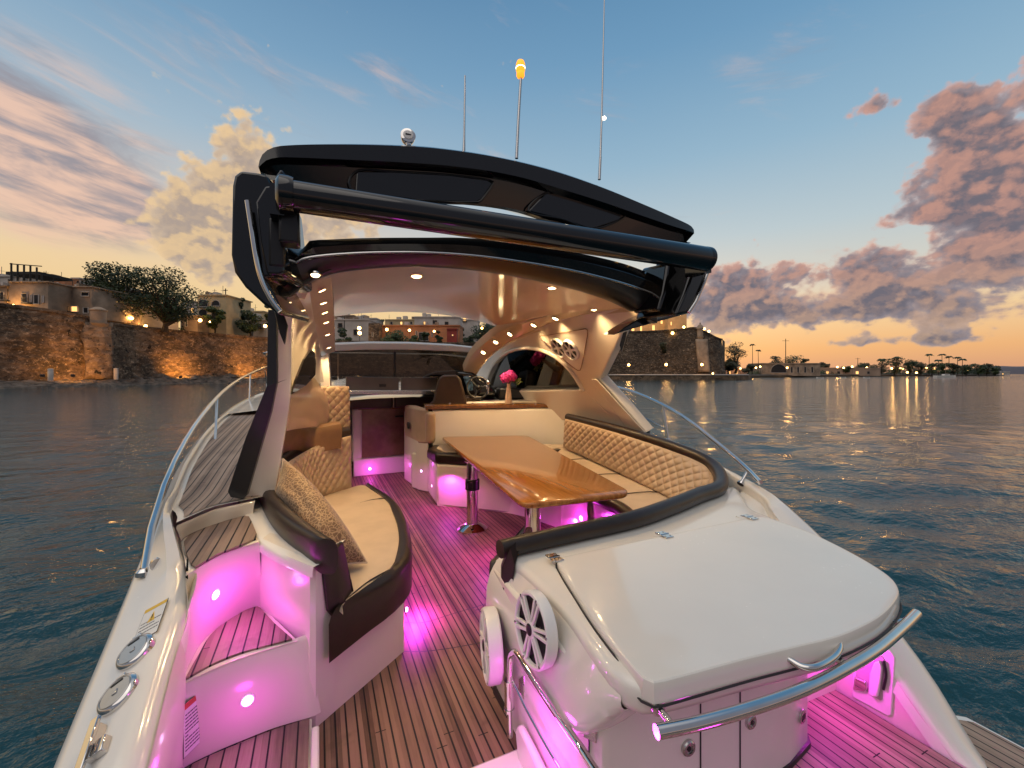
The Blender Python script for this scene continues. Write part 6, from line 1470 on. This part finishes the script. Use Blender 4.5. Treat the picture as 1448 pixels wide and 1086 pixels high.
root = empty('moored_boat', ground_xy(1337, 255)+V((0,0,WZ)), 'small white moored motorboat off the far shore, seen at the right', 'boat'); 
mb = MB(); secs = []
for t in us(0, 1, 12):
    w = 1.4*(1-max(0,(t-.55)/.45)**2)+.02; x = -6.2+12.4*t; secs.append([RT*x+FW*(-w)+V((0,0,.95+.25*t)), RT*x+FW*(-w*.7)+V((0,0,-.2)), RT*x+FW*(w*.7)+V((0,0,-.2)), RT*x+FW*w+V((0,0,.95+.25*t))])
mb.skin(secs); mb.build('hull', M['gel'], root, smooth=30, local=True)
mb = MB(); mb.prism([RT*-1.6-FW*.8+V((0,0,1)), RT*1.8-FW*.8+V((0,0,1)), RT*1.8+FW*.8+V((0,0,1)), RT*-1.6+FW*.8+V((0,0,1))], V((0,0,.8))); mb.build('cabin', M['gel'], root, bevel=.15, local=True)
mb = MB(); mb.box(V((0,0,1.45))-FW*.82, (2.4,.03,.35), axes=(RT,FW,V((0,0,1)))); mb.build('cabin_window', M['darkwin'], root, local=True)
mb = MB(); mb.tube([V((0,0,1.8)), V((0,0,8.5))], .06, 6); mb.build('mast', M['steel'], root, local=True)
# distant white buoys / dinghies
for px, d, lb in ((1160,205,'tiny white dinghy off the shed on the far shore'),(1192,215,'tiny white dinghy right of the first one'),(1226,220,'tiny pale dinghy below the shaggy palm')):
    root = empty('small_dinghy', ground_xy(px, d)+V((0,0,WZ)), lb, 'dinghy', 'dinghies off the far shore'); mb = MB()
    mb.skin([[RT*x+FW*-w+V((0,0,.5)), RT*x+FW*(-w*.6)+V((0,0,-.1)), RT*x+FW*(w*.6)+V((0,0,-.1)), RT*x+FW*w+V((0,0,.5))] for x, w in ((-1.6,.6),(-.5,.75),(.6,.6),(1.6,.05))]); mb.build('hull', M['gel'], root, smooth=30, local=True)
    mb = MB(); mb.box(V((0,0,.45)), (.25,1.2,.06), axes=(RT,FW,V((0,0,1)))); mb.build('thwart', M['timber'], root, local=True)
# ================================================================== SKY
w = bpy.data.worlds.new('World'); bpy.context.scene.world = w; w.use_nodes = True
g = NT(w.node_tree); bg = w.node_tree.nodes['Background']
D_ = g.node('ShaderNodeTexCoord').outputs['Generated']
def dot(vec):
    n = g.n.new('ShaderNodeVectorMath'); n.operation = 'DOT_PRODUCT'; g.set(n.inputs[0], D_); n.inputs[1].default_value = vec; return n.outputs['Value']
az = g.math('ARCTAN2', dot(RT), dot(FW)); el = g.math('ARCSINE', g.node('ShaderNodeSeparateXYZ', i0=D_).outputs[2])
SUN_EL = R(4); SUN_AZ = R(20)      # sun just above the horizon behind the bastion
sky = g.node('ShaderNodeTexSky'); sky.sky_type = 'NISHITA'; sky.sun_disc = False; sky.sun_elevation = SUN_EL; sky.sun_rotation = YAW+SUN_AZ; sky.dust_density = 2.0; sky.air_density = 1.2
nish = g.node('ShaderNodeVectorMath', _operation='SCALE', i0=sky.outputs[0]); nish.inputs['Scale'].default_value = .10
def lin(r, gg, bb): return tuple(((c/255)/12.92 if c/255 <= .04045 else ((c/255+.055)/1.055)**2.4) for c in (r, gg, bb))
e01 = g.math('DIVIDE', el, 1.5708)
def A(px): return math.atan((px-724)/FPX)
def E(px, py): return math.atan((HZ-py)/FPX*math.cos(A(px)))
right = g.ramp(e01, [(0,lin(214,158,128)),(.03,lin(240,182,126)),(.07,lin(246,210,160)),(.115,lin(216,212,200)),(.18,lin(186,204,212)),(.28,lin(148,184,208)),(.40,lin(112,158,194)),(.50,lin(90,138,178)),(.7,lin(92,128,166)),(1,lin(100,132,168))])
left = g.ramp(e01, [(0,lin(240,184,118)),(.05,lin(248,208,142)),(.12,lin(246,214,166)),(.19,lin(214,206,198)),(.28,lin(166,190,208)),(.38,lin(124,164,196)),(.50,lin(90,134,174)),(.7,lin(92,128,166)),(1,lin(100,132,168))])
base = g.mix(g.smooth(az, -.5, .35), left, right)
base = g.mix(.07, base, nish.outputs[0])
def gau(px, py, sx, sy, amp=1.0):
    a0, e0 = A(px), E(px, py); sa = sx/FPX*math.cos(a0)**2; se = sy/FPX*math.cos(a0)
    x = g.math('DIVIDE', g.math('SUBTRACT', az, a0), sa); y = g.math('DIVIDE', g.math('SUBTRACT', el, e0), se)
    return g.math('MULTIPLY', g.math('EXPONENT', g.math('MULTIPLY', g.math('ADD', g.math('MULTIPLY', x, x), g.math('MULTIPLY', y, y)), -1.0)), amp)
def add(*a):
    r = a[0]
    for k in a[1:]: r = g.math('ADD', r, k)
    return r
def fbm(off, sc, st, detail=9, rough=.58):
    cmb = g.node('ShaderNodeCombineXYZ', i0=g.math('ADD', g.math('MULTIPLY', az, sc), off[0]), i1=g.math('ADD', g.math('MULTIPLY', el, sc*st), off[1]), i2=off[2]).outputs[0]
    return g.noise(cmb, 1, detail, rough, .25)
# cumulus: left tower, right bank, low bank
mask = add(gau(325,262,70,90,.50), gau(262,335,85,46,.44), gau(390,330,80,70,.40), gau(1460,190,140,130,.54), gau(1330,215,60,56,.32), gau(1200,378,85,36,.40), gau(1290,400,80,40,.36), gau(1410,335,110,60,.40), gau(1045,405,70,42,.42), gau(1150,440,150,20,.20), gau(1380,440,240,30,.34), gau(1000,450,120,30,.32), gau(470,340,170,70,.30), gau(1275,305,55,20,.30), gau(1235,150,60,14,.26), gau(1330,150,50,22,.26), gau(1300,482,190,11,.30))
warp = fbm((4.4,1.9,7.7), 18, 1.2, 5)
def vor(sc, dx, dy):
    cmb = g.node('ShaderNodeCombineXYZ', i0=g.math('ADD', g.math('MULTIPLY', az, sc), g.math('ADD', g.math('MULTIPLY', warp, .9), dx*sc)), i1=g.math('ADD', g.math('MULTIPLY', el, sc*1.25), g.math('ADD', g.math('MULTIPLY', warp, .7), dy*sc*1.25)), i2=0.0).outputs[0]
    n = g.node('ShaderNodeTexVoronoi', _voronoi_dimensions='2D', _feature='SMOOTH_F1', Vector=cmb); n.inputs['Scale'].default_value = 1; n.inputs['Smoothness'].default_value = .35
    return n.outputs['Distance']
def dens(dx, dy):
    v = add(g.math('MULTIPLY', vor(10, dx, dy), -.38), g.math('MULTIPLY', vor(25, dx, dy), -.22), g.math('MULTIPLY', vor(58, dx, dy), -.11))
    return add(g.math('MULTIPLY', fbm((3.1+dx*11,7.7+dy*14,1.3), 11, 1.3, 9, .6), .75), g.math('MULTIPLY', fbm((9.1+dx*60,2.7+dy*69,4.3), 60, 1.15, 5, .6), .10), v, .47, g.math('MULTIPLY', mask, 1.28))
d0 = dens(0, 0); d1 = dens(-.010, .016)
def soft2(dx, dy): return fbm((1.1+dx,5.7+dy,2.2), 40, 1.2, 5, .55)
cov = g.math('MULTIPLY', g.smooth(d0, .89, 1.015), g.math('ADD', .55, g.math('MULTIPLY', g.smooth(d0, .93, 1.06), .45)))
side_ = g.smooth(az, -.3, .5); low_ = g.smooth(el, .24, .05)
dirl = g.smooth(g.math('SUBTRACT', d0, d1), -.07, .10)
dirs = g.smooth(g.math('SUBTRACT', soft2(0, 0), soft2(-.16, .26)), -.08, .10)
rimf = g.math('SUBTRACT', 1.0, g.smooth(d0, .93, 1.04))
lit = add(g.math('MULTIPLY', dirl, g.math('SUBTRACT', .50, g.math('MULTIPLY', side_, .14))), g.math('MULTIPLY', dirs, .10), g.math('MULTIPLY', rimf, .45))
depth_ = g.smooth(d0, .98, 1.22)
litc = g.mix(side_, lin(252,214,156), g.mix(low_, lin(246,178,148), lin(232,190,150)))
shc = g.mix(g.math('MULTIPLY', depth_, .9), g.mix(side_, lin(204,182,160), lin(150,140,146)), g.mix(side_, lin(172,156,146), lin(108,105,116)))
cloud = g.mix(lit, shc, litc)
# streaky high cloud on the left, faint veil elsewhere
sm = add(gau(60,225,190,95,.62), gau(180,310,110,55,.34), gau(1080,95,90,40,.26), gau(560,140,400,90,.04), gau(20,110,120,40,.12), gau(330,110,420,80,.09))
ca, sa_ = math.cos(.17), math.sin(.17)
xr = g.math('ADD', g.math('MULTIPLY', az, ca), g.math('MULTIPLY', el, -sa_)); yr = g.math('ADD', g.math('MULTIPLY', az, sa_), g.math('MULTIPLY', el, ca))
cmb = g.node('ShaderNodeCombineXYZ', i0=g.math('MULTIPLY', xr, 3.2), i1=g.math('MULTIPLY', yr, 16), i2=2.2).outputs[0]
st1 = g.math('ADD', g.noise(cmb, 1, 8, .62, .6), sm)
scov = g.math('MULTIPLY', g.smooth(st1, .58, 1.05), .85)
sc_ = g.mix(g.smooth(g.noise(cmb, 1.7, 5, .6, .3), .38, .62), lin(150,142,150), lin(238,196,172))
col = g.mix(scov, base, sc_)
col = g.mix(cov, col, cloud)
# unseen sky high overhead and behind: overhead brightened as added fill, behind dimmed
hi_ = g.smooth(el, .85, 1.25); back_ = g.math('MULTIPLY', g.smooth(dot(FW), .15, -.45), g.smooth(el, -.1, .15))
col = g.mix(back_, col, (.20,.21,.26)); col = g.mix(hi_, col, (.56,.56,.58))
g.set(bg.inputs[0], col); bg.inputs[1].default_value = 1.0
w.cycles.sampling_method = 'MANUAL'; w.cycles.sample_map_resolution = 1024
# very soft fill sun added high behind the camera to lift the deck
sl = bpy.data.lights.new('dusk_fill', 'SUN'); sl.energy = .95; sl.angle = R(70); sl.color = (1, .90, .80)
so_l = bpy.data.objects.new('dusk_fill', sl); C.objects.link(so_l)
sd = V((-.45, -.35, .85)); so_l.rotation_euler = (-sd).to_track_quat('-Z', 'Y').to_euler()
# ================================================================== CAMERA
cam = bpy.data.cameras.new('camera'); co_ = bpy.data.objects.new('camera', cam); C.objects.link(co_)
cam.sensor_width = 36; cam.lens = FPX/1448*36; cam.shift_y = -(543-HZ)/1448; cam.clip_end = 20000; cam.clip_start = .05
co_.location = CAM; co_.rotation_euler = (math.pi/2, 0, -YAW)
s = bpy.context.scene; s.camera = co_
s.view_settings.view_transform = 'Standard'; s.view_settings.look = 'None'; s.view_settings.exposure = 0; s.view_settings.gamma = 1
s.render.engine = 'CYCLES'; s.cycles.use_denoising = True; s.cycles.max_bounces = 8; s.cycles.transparent_max_bounces = 12; s.cycles.sample_clamp_indirect = 6
